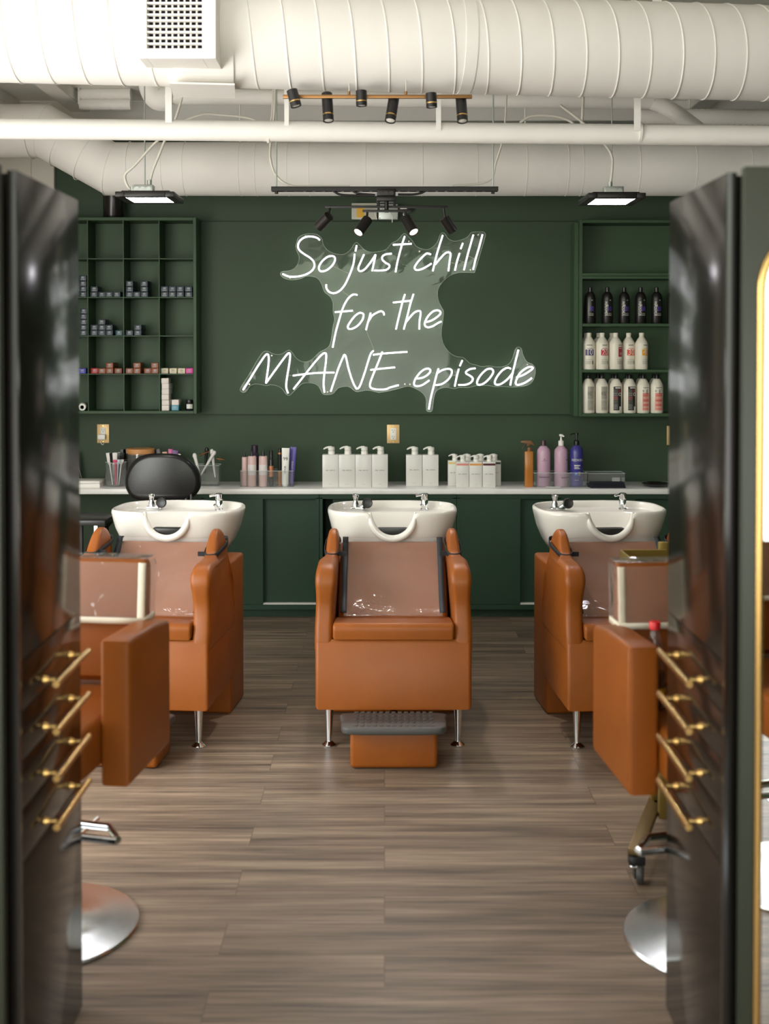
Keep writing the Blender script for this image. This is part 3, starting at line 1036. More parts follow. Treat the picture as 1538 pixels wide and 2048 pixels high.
conduit([(-hx - .01, 0, -hz), (-hx - .02, -.01, 0), (-hx + .02, -.015, hz * .6), (hx * .3, -.012, -hz * .4), (hx * .4, -.01, -hz - .02)], 0.003, WHITE_PL, root, 'loose_wire', 8)
a, c = P(797, 409, yw), P(823, 432, yw)
root = thing('cable_connector', 'small black cable connector block on the wall above the sign', 'connector', ((a.x + c.x) / 2, yw, (a.z + c.z) / 2))
MB().box(-.04, .04, 0, WALLY - yw, -.012, .028, .004).build('connector_body', BLACK_PL, root)
MB().box(-.03, .012, -.002, .002, .008, .02, .001).build('white_tag', WHITE_PL, root)
conduit([(0.0, 0, -.012), (-.01, -.01, -.03), (.012, -.01, -.045), (-.014, -.006, -.05)], 0.003, WHITE_PL, root, 'loose_wire', 8)

# ================================================================== CUBBY SHELF AND BOXES
ys = 7.53
xs = [P(u, 600, ys).x for u in (104, 175.4, 246.9, 318.3, 389.5)]
zs = [P(250, v, ys).z for v in (437.8, 517.5, 594.9, 672, 748.3, 825)]
root = thing('cubby_shelf', 'green wall-mounted cubby shelf holding small hair colour boxes', 'shelf', (xs[0], ys, zs[-1]))
o3 = Vector((xs[0], ys, zs[-1]))
rx = [x - xs[0] for x in xs]
rz_ = [z - zs[-1] for z in zs]
D_ = WALLY - ys
MB().box(rx[0], rx[-1], D_ - .012, D_ - .001, rz_[-1], rz_[0]).build('back_panel', GREEN_SHELF, root)
for x in (rx[0], rx[-1]):
    MB().box(x - .010, x + .010, 0, D_ - .001, rz_[-1] - .008, rz_[0] + .010, .0015, 1).build('side_panel', GREEN_SHELF, root)
MB().box(rx[0] + .01, rx[-1] - .01, 0, D_ - .012, rz_[0] - .010, rz_[0] + .010, .0015, 1).build('top_panel', GREEN_SHELF, root)
MB().box(rx[0] + .01, rx[-1] - .01, 0, D_ - .012, rz_[-1] - .008, rz_[-1] + .010, .0015, 1).build('bottom_panel', GREEN_SHELF, root)
for x in rx[1:-1]:
    MB().box(x - .0028, x + .0028, .002, D_ - .012, rz_[-1] + .010, rz_[0] - .010).build('divider', GREEN_SHELF, root)
for z in rz_[1:-1]:
    MB().box(rx[0] + .01, rx[-1] - .01, .003, D_ - .012, z - .0028, z + .0028).build('shelf', GREEN_SHELF, root)

BW, BH, BD = 0.0452, 0.0336, 0.125
kinds = {
    'navy': (M('navy_carton', '#28343f', 0.45), PRINT_CARTON, 'dark navy'), 'teal': (M('teal_carton', '#1d4a52', 0.45), PRINT_CARTON, 'dark teal'),
    'copper': (M('copper_carton', '#8a4a2b', 0.4), PRINT_CARTON, 'copper brown'), 'red': (M('red_carton', '#b3242b', 0.4), PRINT_CARTON, 'red'),
    'cream': (M('cream_carton', '#ddd2b6', 0.5), PRINT_G, 'cream'), 'pink': (M('pink_carton', '#e0399c', 0.45), PRINT_CARTON, 'bright pink'),
    'blue': (M('blue_carton', '#3a35a8', 0.45), PRINT_CARTON, 'violet blue'), 'white': (M('pale_carton', '#e5dbd4', 0.5), None, 'plain pale'),
    'sky': (M('sky_carton', '#5aa0b8', 0.45), PRINT_CARTON, 'sky blue')}
box_proto = {}


def carton(kind, x, y, z, label, w_=BW, h_=BH):
    if (kind, w_, h_) not in box_proto:
        m_, pr_, _ = kinds[kind]
        r_ = thing('hair_colour_box', label, 'box', (x, y, z), 0, 'hair colour boxes in the cubby shelf')
        MB().box(-w_ / 2, w_ / 2, 0, BD, 0, h_, .0024, 2).build('carton', m_, r_)
        if pr_:
            q = MB()
            q.box(-w_ * .2, w_ * .2, -.0006, .0004, h_ * .62, h_ * .76).box(-w_ * .2, w_ * .2, -.0006, .0004, h_ * .44, h_ * .53).box(-w_ * .27, w_ * .27, -.0006, .0004, h_ * .2, h_ * .28)
            q.build('printed_label', pr_, r_)
        box_proto[(kind, w_, h_)] = r_
    else:
        r_ = dup(box_proto[(kind, w_, h_)], (x, y, z))
        r_['label'] = label
    r_.rotation_euler = (0, 0, random.uniform(-.05, .05))
    return r_


colname = {0: 'fourth column from wall panel', 1: 'third column from wall panel', 2: 'second column from wall panel', 3: 'column beside wall panel'}
rowname = {2: 'row two', 3: 'row three', 4: 'row four', 5: 'bottom row'}
lev = ['lowest', 'second up', 'third up', 'fourth up', 'fifth up', 'top']
STK = [
    (2, 0, 166, ['navy'] * 4), (2, 1, 188, ['navy'] * 2), (2, 1, 203.5, ['navy']), (2, 1, 218.2, ['navy']), (2, 1, 233.2, ['navy']),
    (2, 2, 258.8, ['navy'] * 3), (2, 2, 273.5, ['navy']), (2, 2, 288.2, ['navy'] * 3),
    (2, 3, 329, ['navy'] * 2), (2, 3, 344.5, ['navy'] * 2), (2, 3, 360.3, ['navy'] * 2), (2, 3, 377.3, ['navy'] * 2),
    (3, 0, 166.6, ['navy'] * 5), (3, 1, 188, ['navy'] * 2), (3, 1, 203, ['navy'] * 3), (3, 1, 217.9, ['navy'] * 2), (3, 1, 238, ['teal']),
    (3, 2, 258.8, ['navy']), (3, 2, 275.4, ['navy'] * 2),
    (4, 0, 164, ['blue']), (4, 1, 188, ['red']), (4, 1, 203.2, ['copper']), (4, 1, 218.3, ['copper'] * 2), (4, 1, 235.2, ['copper']),
    (4, 2, 258.2, ['copper']), (4, 2, 273, ['copper'] * 2), (4, 2, 294.3, ['copper']), (4, 2, 309.4, ['copper'] * 2),
    (4, 3, 328.4, ['cream']), (4, 3, 345.6, ['cream']), (4, 3, 362.6, ['cream']), (4, 3, 378.4, ['pink']),
    (5, 3, 329.5, ['white'] * 6), (5, 3, 349.5, ['sky', 'white']),
]
cnt = {}
ordn = ['first', 'second', 'third', 'fourth', 'fifth']
for row, col, u, ks in STK:
    i = cnt.get((row, col), 0)
    cnt[(row, col)] = i + 1
    zf = (zs[row] + .0030) if row < 5 else zs[5] + .0105
    yb_ = ys + random.uniform(.012, .03)
    for k, kd in enumerate(ks):
        l_ = '%s box, ' % kinds[kd][2] + ('%s in ' % (lev[k] if k < len(ks) - 1 or k < 2 else 'top') if len(ks) > 1 else '') + '%s %s, cubby %s, %s' % (ordn[i], 'stack' if len(ks) > 1 else 'place', rowname[row], colname[col])
        carton(kd, P(u, 600, yb_).x + random.uniform(-.0008, .0008), yb_ + random.uniform(-.003, .003), zf + k * (BH + .0006), l_)
# white tape roll and black jar on the bottom row
p = P(164, 817, ys + .05)
root = thing('tape_roll', 'white foil roll lying in the bottom cubby beside the black cabinet', 'roll', (p.x, ys + .02, zs[5] + .0105))
MB().lathe([(.012, 0), (.022, 0), (.022, .1), (.012, .1), (.012, 0)], seg=28).xform(Matrix.Translation((0.008, .0, .022)) @ Matrix.Rotation(-PI / 2, 4, 'X')).build('roll_core', WHITE_PL, root)
MB().lathe([(.0225, .006), (.0245, .006), (.0245, .094), (.0225, .094), (.0225, .006)], seg=28).xform(Matrix.Translation((0.008, .0, .0245)) @ Matrix.Rotation(-PI / 2, 4, 'X')).build('roll_wrap', mat('grey_foil', '#77756f', .3, .7), root)
p = P(382, 815, ys + .05)
root = thing('product_jar', 'small black jar with white label in the end cubby of bottom row', 'jar', (P(379, 815, ys + .06).x, ys + .06, zs[5] + .0105))
MB().lathe([(0, 0), (.024, 0), (.026, .004), (.026, .045), (.022, .05), (0, .05)]).build('jar_body', BLACK_PL, root)
MB().lathe([(0, .05), (.023, .05), (.023, .066), (.021, .068), (0, .068)]).build('lid', BLACK_PL, root)
patch(root, PRINT_W, .026, .012, .04, -.6, 1.0)

# black canister on top of the shelf
p = P(227, 434, 7.63)
root = thing('canister', 'black cylindrical canister standing on top of the cubby shelf', 'canister', (p.x, 7.63, zs[0] + .0105))
MB().lathe([(0, 0), (.062, 0), (.064, .003), (.064, .20), (.06, .203), (0, .203)], seg=40).build('canister_body', mat('black_gloss', '#1d1a18', 0.25, vary=0), root)
MB().lathe([(.0645, .196), (.066, .196), (.066, .21), (.0645, .21), (.06, .21), (.06, .204), (.0645, .196)], seg=40).build('lid', mat('black_gloss', '#1d1a18'), root)

# ================================================================== BOTTLE SHELVES
yz = 7.54
xa, xb = P(1158.6, 600, yz).x, P(1420, 600, yz).x
zt = [P(1250, v, yz).z for v in (442.8, 552, 650, 742, 830)]
root = thing('bottle_shelf', 'green wall shelf unit with rows of product bottles beside the dark cabinet', 'shelf', (xa, yz, zt[-1]))
rzz = [z - zt[-1] for z in zt]
W_ = xb - xa
D2 = WALLY - yz
MB().box(0, W_, D2 - .012, D2 - .001, rzz[-1], rzz[0]).build('back_panel', GREEN_SHELF, root)
MB().box(0, .020, 0, D2 - .001, rzz[-1] - .010, rzz[0] + .009, .0015, 1).build('side_panel', GREEN_SHELF, root)
MB().box(W_ - .02, W_, 0, D2 - .001, rzz[-1] - .010, rzz[0] + .009, .0015, 1).build('side_panel', GREEN_SHELF, root)
MB().box(.02, W_ - .02, 0, D2 - .012, rzz[0] - .009, rzz[0] + .009, .0015, 1).build('top_panel', GREEN_SHELF, root)
MB().box(.02, W_ - .02, 0, D2 - .012, rzz[-1] - .010, rzz[-1] + .010, .0015, 1).build('bottom_panel', GREEN_SHELF, root)
MB().box(.02, W_ - .02, .001, D2 - .012, rzz[1] + .001, rzz[1] + .018, .001, 1).box(.02, W_ - .02, .001, D2 - .012, rzz[1] - .018, rzz[1] - .001, .001, 1).build('shelf', GREEN_SHELF, root)
for k in (2, 3):
    MB().box(.02, W_ - .02, .001, D2 - .012, rzz[k] - .009, rzz[k] + .009, .0012, 1).build('shelf', GREEN_SHELF, root)
MB().box(-.028, -.001, .03, D2, rzz[-1] - .01, rzz[0] - .004, .001, 1).build('side_cleat', GREEN_SHELF, root)


def bottle(name, label, x, y, z, prof, m_, cap=None, capm=None, group=None, cat='bottle', seg=28, sy=1.0, cap_name='cap'):
    r_ = thing(name, label, cat, (x, y, z), 0, group)
    MB().lathe(prof, seg=seg, sy=sy).build('bottle_body', m_, r_)
    if cap:
        MB().lathe(cap, seg=20).build(cap_name, capm, r_)
    return r_


# upper row: black developer bottles
zb_ = zt[2] + .0095
KB = mat('black_bottle', '#191716', 0.3, vary=0.03)
VIO = M('violet_print', '#6a4fc0')
hA = .222
profA = [(0, 0), (.033, 0), (.035, .004), (.035, .158), (.032, .176), (.024, .192), (.014, .200), (0, .201)]
capA = [(0, .200), (.013, .200), (.013, .228), (.011, .230), (0, .230)]
yb_ = yz + .045
black_devs = ((1180.5, '10', -.1, .55, 'first'), (1214.5, '10', 0.15, -.45, 'second'), (1248.3, '20', .2, -.45, 'third'), (1281, '20', .25, -.4, 'fourth'), (1313, '20', .15, -.5, 'fifth'), (1345, '30', .2, -.45, 'sixth'))
for (u, num, ta, tb, od) in black_devs:
    r_ = bottle('developer_bottle', 'black bottle with violet %s, %s from the green end panel on the black row' % (num, od), P(u, 620, yb_).x, yb_, zb_, profA, KB, capA, BLACK_PL, 'black developer bottles')
    lettering(num, .042, VIO, r_, 0, 0, .092, bend=.0356, turn=ta + .12, name='number', sxx=.8)
    if od != 'first':
        lettering('blacklight', .024, PRINT_W, r_, 0, 0, .094, bend=.0356, roll=PI / 2, turn=ta - .52, name='side_lettering', sxx=1.0)
    patch(r_, PRINT_G, .035, .050, .056, -.3 + ta, .55 + ta, 'small_print')
    patch(r_, PRINT_G, .035, .061, .065, -.3 + ta, .55 + ta, 'small_print')
    patch(r_, PRINT_G, .035, .143, .150, ta + .1, ta + .4, 'brand_mark')

# middle row: white peroxide bottles
zb_ = zt[3] + .0095
profB = [(0, 0), (.039, 0), (.041, .004), (.041, .158), (.039, .168), (.028, .188), (.017, .203), (.0145, .207), (0, .207)]
capB = [(0, .206), (.0155, .206), (.016, .228), (.0145, .231), (0, .231)]
white_devs = ((1177.8, '10', '#43306b', -.05, 'violet'), (1204, '20', '#c2263a', .33, 'red'), (1231, '20', '#a81f3f', .72, 'crimson'), (1257, '30', '#d9471f', .25, 'orange red'), (1283, '40', '#e8a01d', .55, 'amber'))
for i, (u, num, colr, ta, cn) in enumerate(white_devs):
    yb_ = yz + .05 + (0.028 if i == 3 else 0)
    r_ = bottle('developer_bottle', 'white bottle with %s %s block, %s along the middle bottle row' % (cn, num, ordn[i]), P(u, 700, yb_).x, yb_, zb_, profB, WHITE_BT, capB, WHITE_BT, 'white developer bottles')
    bm_ = M('block_' + cn.replace(' ', '_'), colr)
    if cn == 'crimson':
        patch(r_, bm_, .041, .080, .142, ta - .43, ta + .43, 'number_block')
        lettering(num, .022, PRINT_W, r_, 0, 0, .099, bend=.0419, turn=ta, name='number')
        patch(r_, PRINT_W, .0413, .132, .135, ta - .35, ta + .35, 'small_print')
    else:
        patch(r_, bm_, .041, .088, .126, ta - .66, ta + .66, 'number_block')
        lettering(num, .05, PRINT_W, r_, 0, 0, .107, bend=.0419, turn=ta, name='number', sxx=.85)
        patch(r_, bm_, .041, .131, .134, ta - .5, ta + .5, 'small_print')
    for z0, z1, a0, a1 in ((.150, .156, -.45, .45), (.062, .064, -.6, .6), (.052, .054, -.6, .3), (.046, .048, -.6, .3), (.040, .042, -.6, .3), (.034, .036, -.6, .2)):
        patch(r_, PRINT_G, .041, z0, z1, ta + a0, ta + a1, 'small_print')
    patch(r_, PRINT_K, .041, .032, .056, ta + .42, ta + .58, 'barcode')
for i, u in enumerate((1172.5, 1197, 1224)):
    yb_ = yz + .14
    bottle('developer_bottle', 'white bottle mostly hidden behind the %s white number bottle' % ordn[i], P(u, 700, yb_).x, yb_, zb_, profB, WHITE_BT, capB, WHITE_BT, 'white bottles in the second rank')

# lower row: shampoo litres with black caps
zb_ = zt[4] + .0105
profC = [(0, 0), (.038, 0), (.0405, .004), (.0405, .168), (.038, .180), (.022, .212), (.015, .217), (0, .218)]
capC = [(0, .216), (.0125, .216), (.0125, .242), (.011, .244), (0, .244)]
GREYL = M('grey_label', '#a7a294')
CORAL = M('coral_label', '#dd8a7c')
REDP = M('red_print', '#c8323a')
litres = ((1176.5, 'eq', .3, 'grey label'), (1203.7, 'eq', .3, 'grey label'), (1231.6, 'tartan', .05, 'black tartan label'), (1259, 'tartan', .2, 'black tartan label'), (1286, 'coral', .35, 'coral label'), (1313.5, 'coral', .15, 'coral label'))
for i, (u, kd, ta, cn) in enumerate(litres):
    yb_ = yz + .05
    r_ = bottle('litre_bottle', 'white bottle with black cap and %s, %s along the lowest bottle row' % (cn, (ordn + ['sixth'])[i]), P(u, 790, yb_).x, yb_, zb_, profC, WHITE_BT, capC, BLACK_PL, 'litre bottles on the lowest shelf')
    if kd == 'eq':
        patch(r_, GREYL, .0405, .018, .168, ta - .55, ta + .6, 'label')
        lettering('EQ', .022, PRINT_K, r_, 0, 0, .122, bend=.0414, turn=ta - .2, name='lettering')
        for z0, z1 in ((.132, .137), (.108, .111), (.098, .101), (.078, .080), (.066, .068), (.030, .033)):
            patch(r_, PRINT_G, .0409, z0, z1, ta - .5, ta + .4, 'small_print')
        patch(r_, PRINT_W, .0409, .083, .085, ta - .55, ta + .6, 'stripe')
    elif kd == 'tartan':
        patch(r_, PRINT_K, .0405, .018, .168, ta - .6, ta + .7, 'label')
        for k in range(5):
            a0 = ta - .52 + k * .14
            patch(r_, PRINT_G, .0408, .022, .150, a0, a0 + .035, 'tartan_stripe')
        for z0 in (.03, .04, .05, .088, .100, .112, .124):
            patch(r_, REDP if .08 < z0 < .11 else PRINT_G, .0409, z0, z0 + .003, ta - .58, ta + .1, 'tartan_stripe')
        lettering('5', .034, REDP, r_, 0, 0, .135, bend=.0414, turn=ta + .32, name='number')
        lettering('O', .030, PRINT_W, r_, 0, 0, .118, bend=.0416, turn=ta + .45, name='lettering')
        patch(r_, PRINT_W, .0409, .156, .163, ta - .3, ta + .55, 'brand_print')
        patch(r_, PRINT_W, .0409, .018, .042, ta + .35, ta + .7, 'barcode')
    else:
        patch(r_, CORAL, .0405, .018, .128, ta - .62, ta + .62, 'label')
        lettering('B', .020, PRINT_K, r_, 0, 0, .139, bend=.0414, turn=ta - .5, name='lettering')
        lettering('E', .036, PRINT_K, r_, 0, 0, .134, bend=.0415, turn=ta + .15, name='lettering')
        for z0, z1, mm in ((.158, .163, PRINT_G), (.112, .115, REDP), (.095, .098, PRINT_W), (.078, .082, REDP), (.064, .067, PRINT_W), (.05, .053, REDP), (.036, .039, PRINT_W)):
            patch(r_, mm, .0409, z0, z1, ta - .5, ta + .5, 'small_print')
for i, u in enumerate((1196, 1226, 1254, 1281, 1308)):
    yb_ = yz + .14
    bottle('litre_bottle', 'black capped white bottle hidden behind the %s bottle of the lowest row' % (ordn + ['sixth'])[i + 1], P(u, 790, yb_).x, yb_, zb_, profC, WHITE_BT, capC, BLACK_PL, 'litre bottles in the second rank')

# ================================================================== COUNTER AND BASE CABINETS
yc = 7.32
ztop = P(769, 978, yc).z
zbot = P(769, 988.5, yc).z
xl_, xr_ = XL + .02, 2.4
b = MB().box(xl_, xr_, yc, WALLY, zbot, ztop, .003, 2)
tag(b.build('countertop', QUARTZ), 'long white quartz countertop along the back wall', 'countertop')

yf = 7.345
zk = P(769, 1219, yf).z
zr1, zr0 = P(769, 998, yf).z, P(769, 1209, yf).z


def base_unit(label, u0, u1, doors, track=None):
    x0, x1 = P(u0, 1100, yf).x, P(u1, 1100, yf).x
    r_ = thing('base_cabinet', label, 'cabinet', ((x0 + x1) / 2, yf, 0))
    cx_ = (x0 + x1) / 2
    a0, a1 = x0 - cx_ + .001, x1 - cx_ - .001
    bt = WALLY - yf
    cb_ = MB()
    cb_.box(a0, a0 + .018, .0, bt, zk, zbot - .001).box(a1 - .018, a1, .0, bt, zk, zbot - .001)
    cb_.box(a0 + .018, a1 - .018, 0, bt, zk, zk + .03).box(a0 + .018, a1 - .018, .05, bt, zbot - .02, zbot - .001)
    cb_.box(a0 + .018, a1 - .018, bt - .02, bt, zk + .03, zbot - .02)
    cb_.build('carcass', GREEN_CAB, r_)
    MB().box(a0, a1, .0, .045, zr1, zbot - .002, .001, 1).box(a0, a1, -.004, .0, zr1 + .008, zbot - .004).build('top_rail', GREEN_CAB, r_)
    MB().box(a0, a1, .055, .075, 0, zk).build('toe_kick', GREEN_CAB, r_)
    for (d0, d1, front) in doors:
        q0, q1 = P(d0, 1100, yf).x - cx_, P(d1, 1100, yf).x - cx_
        yy = .004 if front else .046
        MB().box(q0, q1, yy, yy + .018, zr0 if front else zr0 + .001, zr1 + .004, .0012, 1).build('sliding_door', GREEN_CAB, r_)
    if track:
        q0, q1 = P(track[0], 1100, yf).x - cx_, P(track[1], 1100, yf).x - cx_
        MB().box(q0, q1, .006, .040, zr0 - .001, zr0 + .006).build('door_track', WHITE_PL, r_)
    return r_


base_unit('green base cabinet with sliding doors behind the basin near the stool', 402, 638.5, [(405, 526, 1), (520, 634, 0)], (526, 636))
base_unit('green base cabinet with sliding doors behind the middle basin', 639, 913, [(665, 790, 0), (780, 909, 1)], (653, 780))
base_unit('green base cabinet with flush sliding door just past the middle basin', 913.5, 1116, [(914.5, 1041, 1), (1034, 1112, 0)], (1041, 1112))
base_unit('green base cabinet behind the basin near the bottle shelves', 1116.5, 1420, [(1119, 1270, 1), (1262, 1416, 0)], (1270, 1416))

# outlets
def outlet(label, u0, u1, v0, v1):
    y_ = WALLY - .007
    a, c = P(u0, v0, y_), P(u1, v1, y_)
    r_ = thing('wall_outlet', label, 'outlet', ((a.x + c.x) / 2, y_, (a.z + c.z) / 2), 0, 'brass wall outlets above the counter')
    hx, hz = (c.x - a.x) / 2, (a.z - c.z) / 2
    MB().box(-hx, hx, 0, .0068, -hz, hz, .002).build('cover_plate', mat('satin_brass_plate', '#e2bd83', 0.4, 0.25, vary=.03), r_)
    MB().box(-hx * .46, hx * .46, -.002, .002, -hz * .62, hz * .62, .002).build('receptacle', WHITE_PL, r_)
    s_ = MB()
    for s2 in (-1, 1):
        z = s2 * hz * .34
        s_.box(-.008, -.0055, -.0026, -.001, z, z + .009).box(.0055, .008, -.0026, -.001, z, z + .007).cyl((0, -.0026, z - .008), (0, -.001, z - .008), .0028, seg=10)
    s_.build('slot', BLACK_PL, r_)
    s_ = MB()
    for s2 in (-1, 1):
        s_.cyl((0, -.001, s2 * hz * .84), (0, .001, s2 * hz * .84), .003, seg=10)
    s_.build('plate_screw', BRASS, r_)
    return r_, hx, hz


outlet('brass plated wall outlet with a white charger, under the cubby shelf', 194, 218.3, 848.5, 886)
p = P(204, 874, 7.72)
root = thing('plug_charger', 'white plug-in charger in the outlet below the cubby shelf', 'charger', (p.x, 7.7308, p.z))
MB().box(-.026, .024, -.028, 0, -.018, .018, .008, 3).build('charger_body', WHITE_PL, root)
MB().tube(smooth([(0, -.02, -.018), (-.006, -.018, -.035), (.004, -.016, -.05), (.012, -.01, -.042)], 6), .0022, 6).build('charger_lead', WHITE_PL, root)
outlet('brass plated empty wall outlet between the white pump bottles', 774, 799, 849.3, 886.6)
outlet('brass plated wall outlet beside the dark cabinet under the bottle shelves', 1334, 1358.5, 852, 890)

# ================================================================== ITEMS ON THE COUNTER
zc_ = ztop


def on_counter(u, y_):
    return P(u, 965, y_).x, y_, zc_


# rectangular white pump bottles
def pump_rect(label, u0, u1, vtop, y_, dep, band=None, group='white square pump bottles', headv=None):
    x0, x1 = P(u0, 940, y_).x, P(u1, 940, y_).x
    w_ = (x1 - x0) - .0012
    h_ = P(u0, vtop, y_).z - zc_
    r_ = thing('pump_bottle', label, 'pump bottle', ((x0 + x1) / 2, y_, zc_), 0, group)
    MB().box(-w_ / 2, w_ / 2, 0, dep, 0, h_, .003, 2).build('bottle_body', PUMPW, r_)
    k = w_ / .10
    pm = MB()
    cyy = dep / 2
    pm.lathe([(0, 0), (.021 * k, 0), (.021 * k, .020 * k), (.014 * k, .024 * k), (.014 * k, .028 * k)], (w_ * .05, cyy, h_), 20)
    pm.lathe([(.019 * k, .024 * k), (.021 * k, .028 * k), (.020 * k, .044 * k), (.012 * k, .047 * k), (0, .047 * k)], (w_ * .05, cyy, h_), 20)
    sp = smooth([(w_ * .05, cyy, h_ + .043 * k), (-w_ * .12, cyy, h_ + .044 * k), (-w_ * .30, cyy - .004, h_ + .040 * k), (-w_ * .44, cyy - .006, h_ + .032 * k)], 6)
    pm.tube(sp, .006 * k, 10, rfun=lambda t: (.0085 - .0045 * t) * k)
    pm.build('pump_head', WHITE_PL, r_)
    lettering('MR. SMITH', .0092 * min(1, k * 1.1), PRINT_K, r_, 0, -.0006, h_ * .52, name='brand_lettering', sxx=1.35)
    MB().box(-w_ * .12, w_ * .12, -.0005, .0004, h_ * .1, h_ * .104).build('small_print', PRINT_G, r_)
    if band:
        MB().box(-w_ * .47, w_ * .47, -.0008, .0005, h_ * .86, h_ * .94).build('colour_band', band, r_)
    return r_


e = (644.5, 677.2, 710.5, 743.5, 776)
for i in range(4):
    pump_rect('tall white square pump bottle, %s in the row of four' % ['first near the clear caddy', 'second', 'third', 'fourth, nearest the outlet'][i], e[i], e[i + 1], 909.5, 7.40, .075)
pump_rect('tall white square pump bottle of the pair, nearer the outlet', 812, 844.6, 910, 7.47, .075)
pump_rect('tall white square pump bottle of the pair, nearer the small bottles', 844.9, 877.3, 910, 7.47, .075)
BD1, BD2, BD3, BD4, BD5 = M('yellow_band', '#dcc074'), M('pink_band', '#e08a7e'), M('orange_band', '#e0a050'), M('maroon_band', '#4d1116'), M('charcoal_band', '#2b3033')
for u0, bm_, cn in ((895.8, BD1, 'yellow band behind pink'), (922.4, None, 'hidden front, behind pink and orange'), (949, None, 'hidden front, behind orange and maroon'), (975.8, BD5, 'charcoal band behind maroon')):
    pump_rect('small white pump bottle with %s' % cn, u0, u0 + 26.4, 921.3, 7.49, .055, bm_, 'small white pump bottles')
for u0, bm_, cn in ((911.9, BD2, 'pink band'), (938.4, BD3, 'orange band'), (965.2, BD4, 'dark maroon band')):
    pump_rect('small white pump bottle with %s in the front rank' % cn, u0, u0 + 26.3, 924, 7.405, .055, bm_, 'small white pump bottles')


# clear tray builder
def tray(name, label, u0, u1, vtop, y0, y1, ndiv, extra=None, t=.0022):
    x0, x1 = P(u0, 955, y0).x, P(u1, 955, y0).x
    h_ = P(u0, vtop, y0).z - zc_
    r_ = thing(name, label, 'tray', ((x0 + x1) / 2, y0, zc_))
    w_ = x1 - x0
    d_ = y1 - y0
    q = MB()
    q.box(-w_ / 2, w_ / 2, 0, d_, 0, t).box(-w_ / 2, w_ / 2, 0, t, t, h_).box(-w_ / 2, w_ / 2, d_ - t, d_, t, h_)
    q.box(-w_ / 2, -w_ / 2 + t, t, d_ - t, t, h_).box(w_ / 2 - t, w_ / 2, t, d_ - t, t, h_)
    q.build('tray_wall', CLEAR, r_)
    for k in range(1, ndiv):
        x = -w_ / 2 + w_ * k / ndiv
        MB().box(x - t / 2, x + t / 2, t, d_ - t, t, h_ * .95).build('divider', CLEAR, r_)
    rim = MB()
    c4 = [(-w_ / 2, 0, h_), (w_ / 2, 0, h_), (w_ / 2, d_, h_), (-w_ / 2, d_, h_)]
    rim.tube(c4, .0015, 6, loop=True)
    rim.build('rim', mat('clear_rim', '#c6cdc8', .2, vary=0), r_)
    return r_


tray('divided_tray', 'clear three-part caddy holding pink bottles and hair tubes', 480.5, 587, 942, 7.42, 7.54, 3)
PINK = M('blush_bottle', '#e6c4be', .35)
PINKL = M('pale_pink_label', '#efe6e4', .4)
PURP = M('deep_purple_plastic', '#2d1f33', .3)


def slim(label, u, v0, r, y_, m_, capm, vcap, lab=None, nozzle=True, zoff=.0023):
    x = P(u, 940, y_).x
    h_ = P(u, v0, y_).z - zc_ - zoff
    hc = P(u, vcap, y_).z - zc_ - zoff
    r_ = thing('styling_bottle', label, 'bottle', (x, y_, zc_ + zoff), 0, 'styling products in the clear caddy')
    MB().lathe([(0, 0), (r * .95, 0), (r, .003), (r, h_ * .97), (r * .85, h_), (0, h_)], seg=24).build('bottle_body', m_, r_)
    if nozzle:
        MB().lathe([(0, h_), (r * .35, h_), (r * .3, h_ + (hc - h_) * .4), (r * .12, hc), (0, hc)], seg=14).build('nozzle', capm, r_)
    else:
        MB().lathe([(0, h_), (r * .8, h_), (r * .8, hc * .99), (r * .7, hc), (0, hc)], seg=18).build('cap', capm, r_)
    if lab:
        patch(r_, lab[0], r, h_ * lab[1], h_ * lab[2], -1.2, 1.2)
    return r_


slim('blush pink bottle standing at the outer end of the clear caddy', 489.5, 914, .018, 7.49, PINK, PURP, 902)
slim('blush pink bottle with pale label, front of the caddy end section', 504, 912, .0275, 7.452, PINK, PURP, 902, (PINKL, .38, .72))
slim('blush pink bottle with pale label in the caddy middle section', 526.5, 912, .0275, 7.452, PINK, PURP, 899, (PINKL, .38, .72))
slim('deep purple pump bottle behind the pink bottles', 509.5, 906, .026, 7.512, PURP, PURP, 890, nozzle=False)
slim('small black dropper bottle with copper label in the caddy', 542.5, 918, .0145, 7.452, mat('black_gloss', '#1d1a18'), BLACK_PL, 901, (M('copper_foil', '#c9835f', .3, .5), .35, .75), nozzle=False)
slim('narrow amber spray bottle behind the white tube', 559.5, 905, .0125, 7.50, M('amber_plastic', '#b8763a', .25), BLACK_PL, 896, (PRINT_K, .45, .95), nozzle=False)


def tube_pack(label, u, v0, y_, w_, m_, tilt, capm, printed):
    x = P(u, 940, y_).x
    h_ = P(u, v0, y_).z - zc_ - .0025
    r_ = thing('squeeze_tube', label, 'tube', (x, y_, zc_ + .0025), 0, 'styling products in the clear caddy')
    r_.rotation_euler = (0, tilt, 0)
    q = MB()
    rings = []
    for k in range(9):
        t = k / 8
        hw = w_ / 2 * (.86 + .14 * t)
        hd = .018 * (1 - t) + .0012
        rings.append([q.bm.verts.new((hw * math.cos(2 * PI * i / 20), hd * math.sin(2 * PI * i / 20), .012 + (h_ - .012) * t)) for i in range(20)])
    q.ring_faces(rings)
    q.build('tube_body', m_, r_)
    MB().lathe([(0, 0), (w_ * .34, 0), (w_ * .36, .012), (0, .013)], seg=18, sy=.8).build('flip_cap', capm, r_)
    for s0, sz, zz in printed:
        lettering(s0, sz, PRINT_K if capm is WHITE_PL else PRINT_W, r_, 0, -.0172 * (1 - zz / h_) - .0035, zz, name='print', roll=PI / 2 if len(s0) > 5 else 0)
    return r_


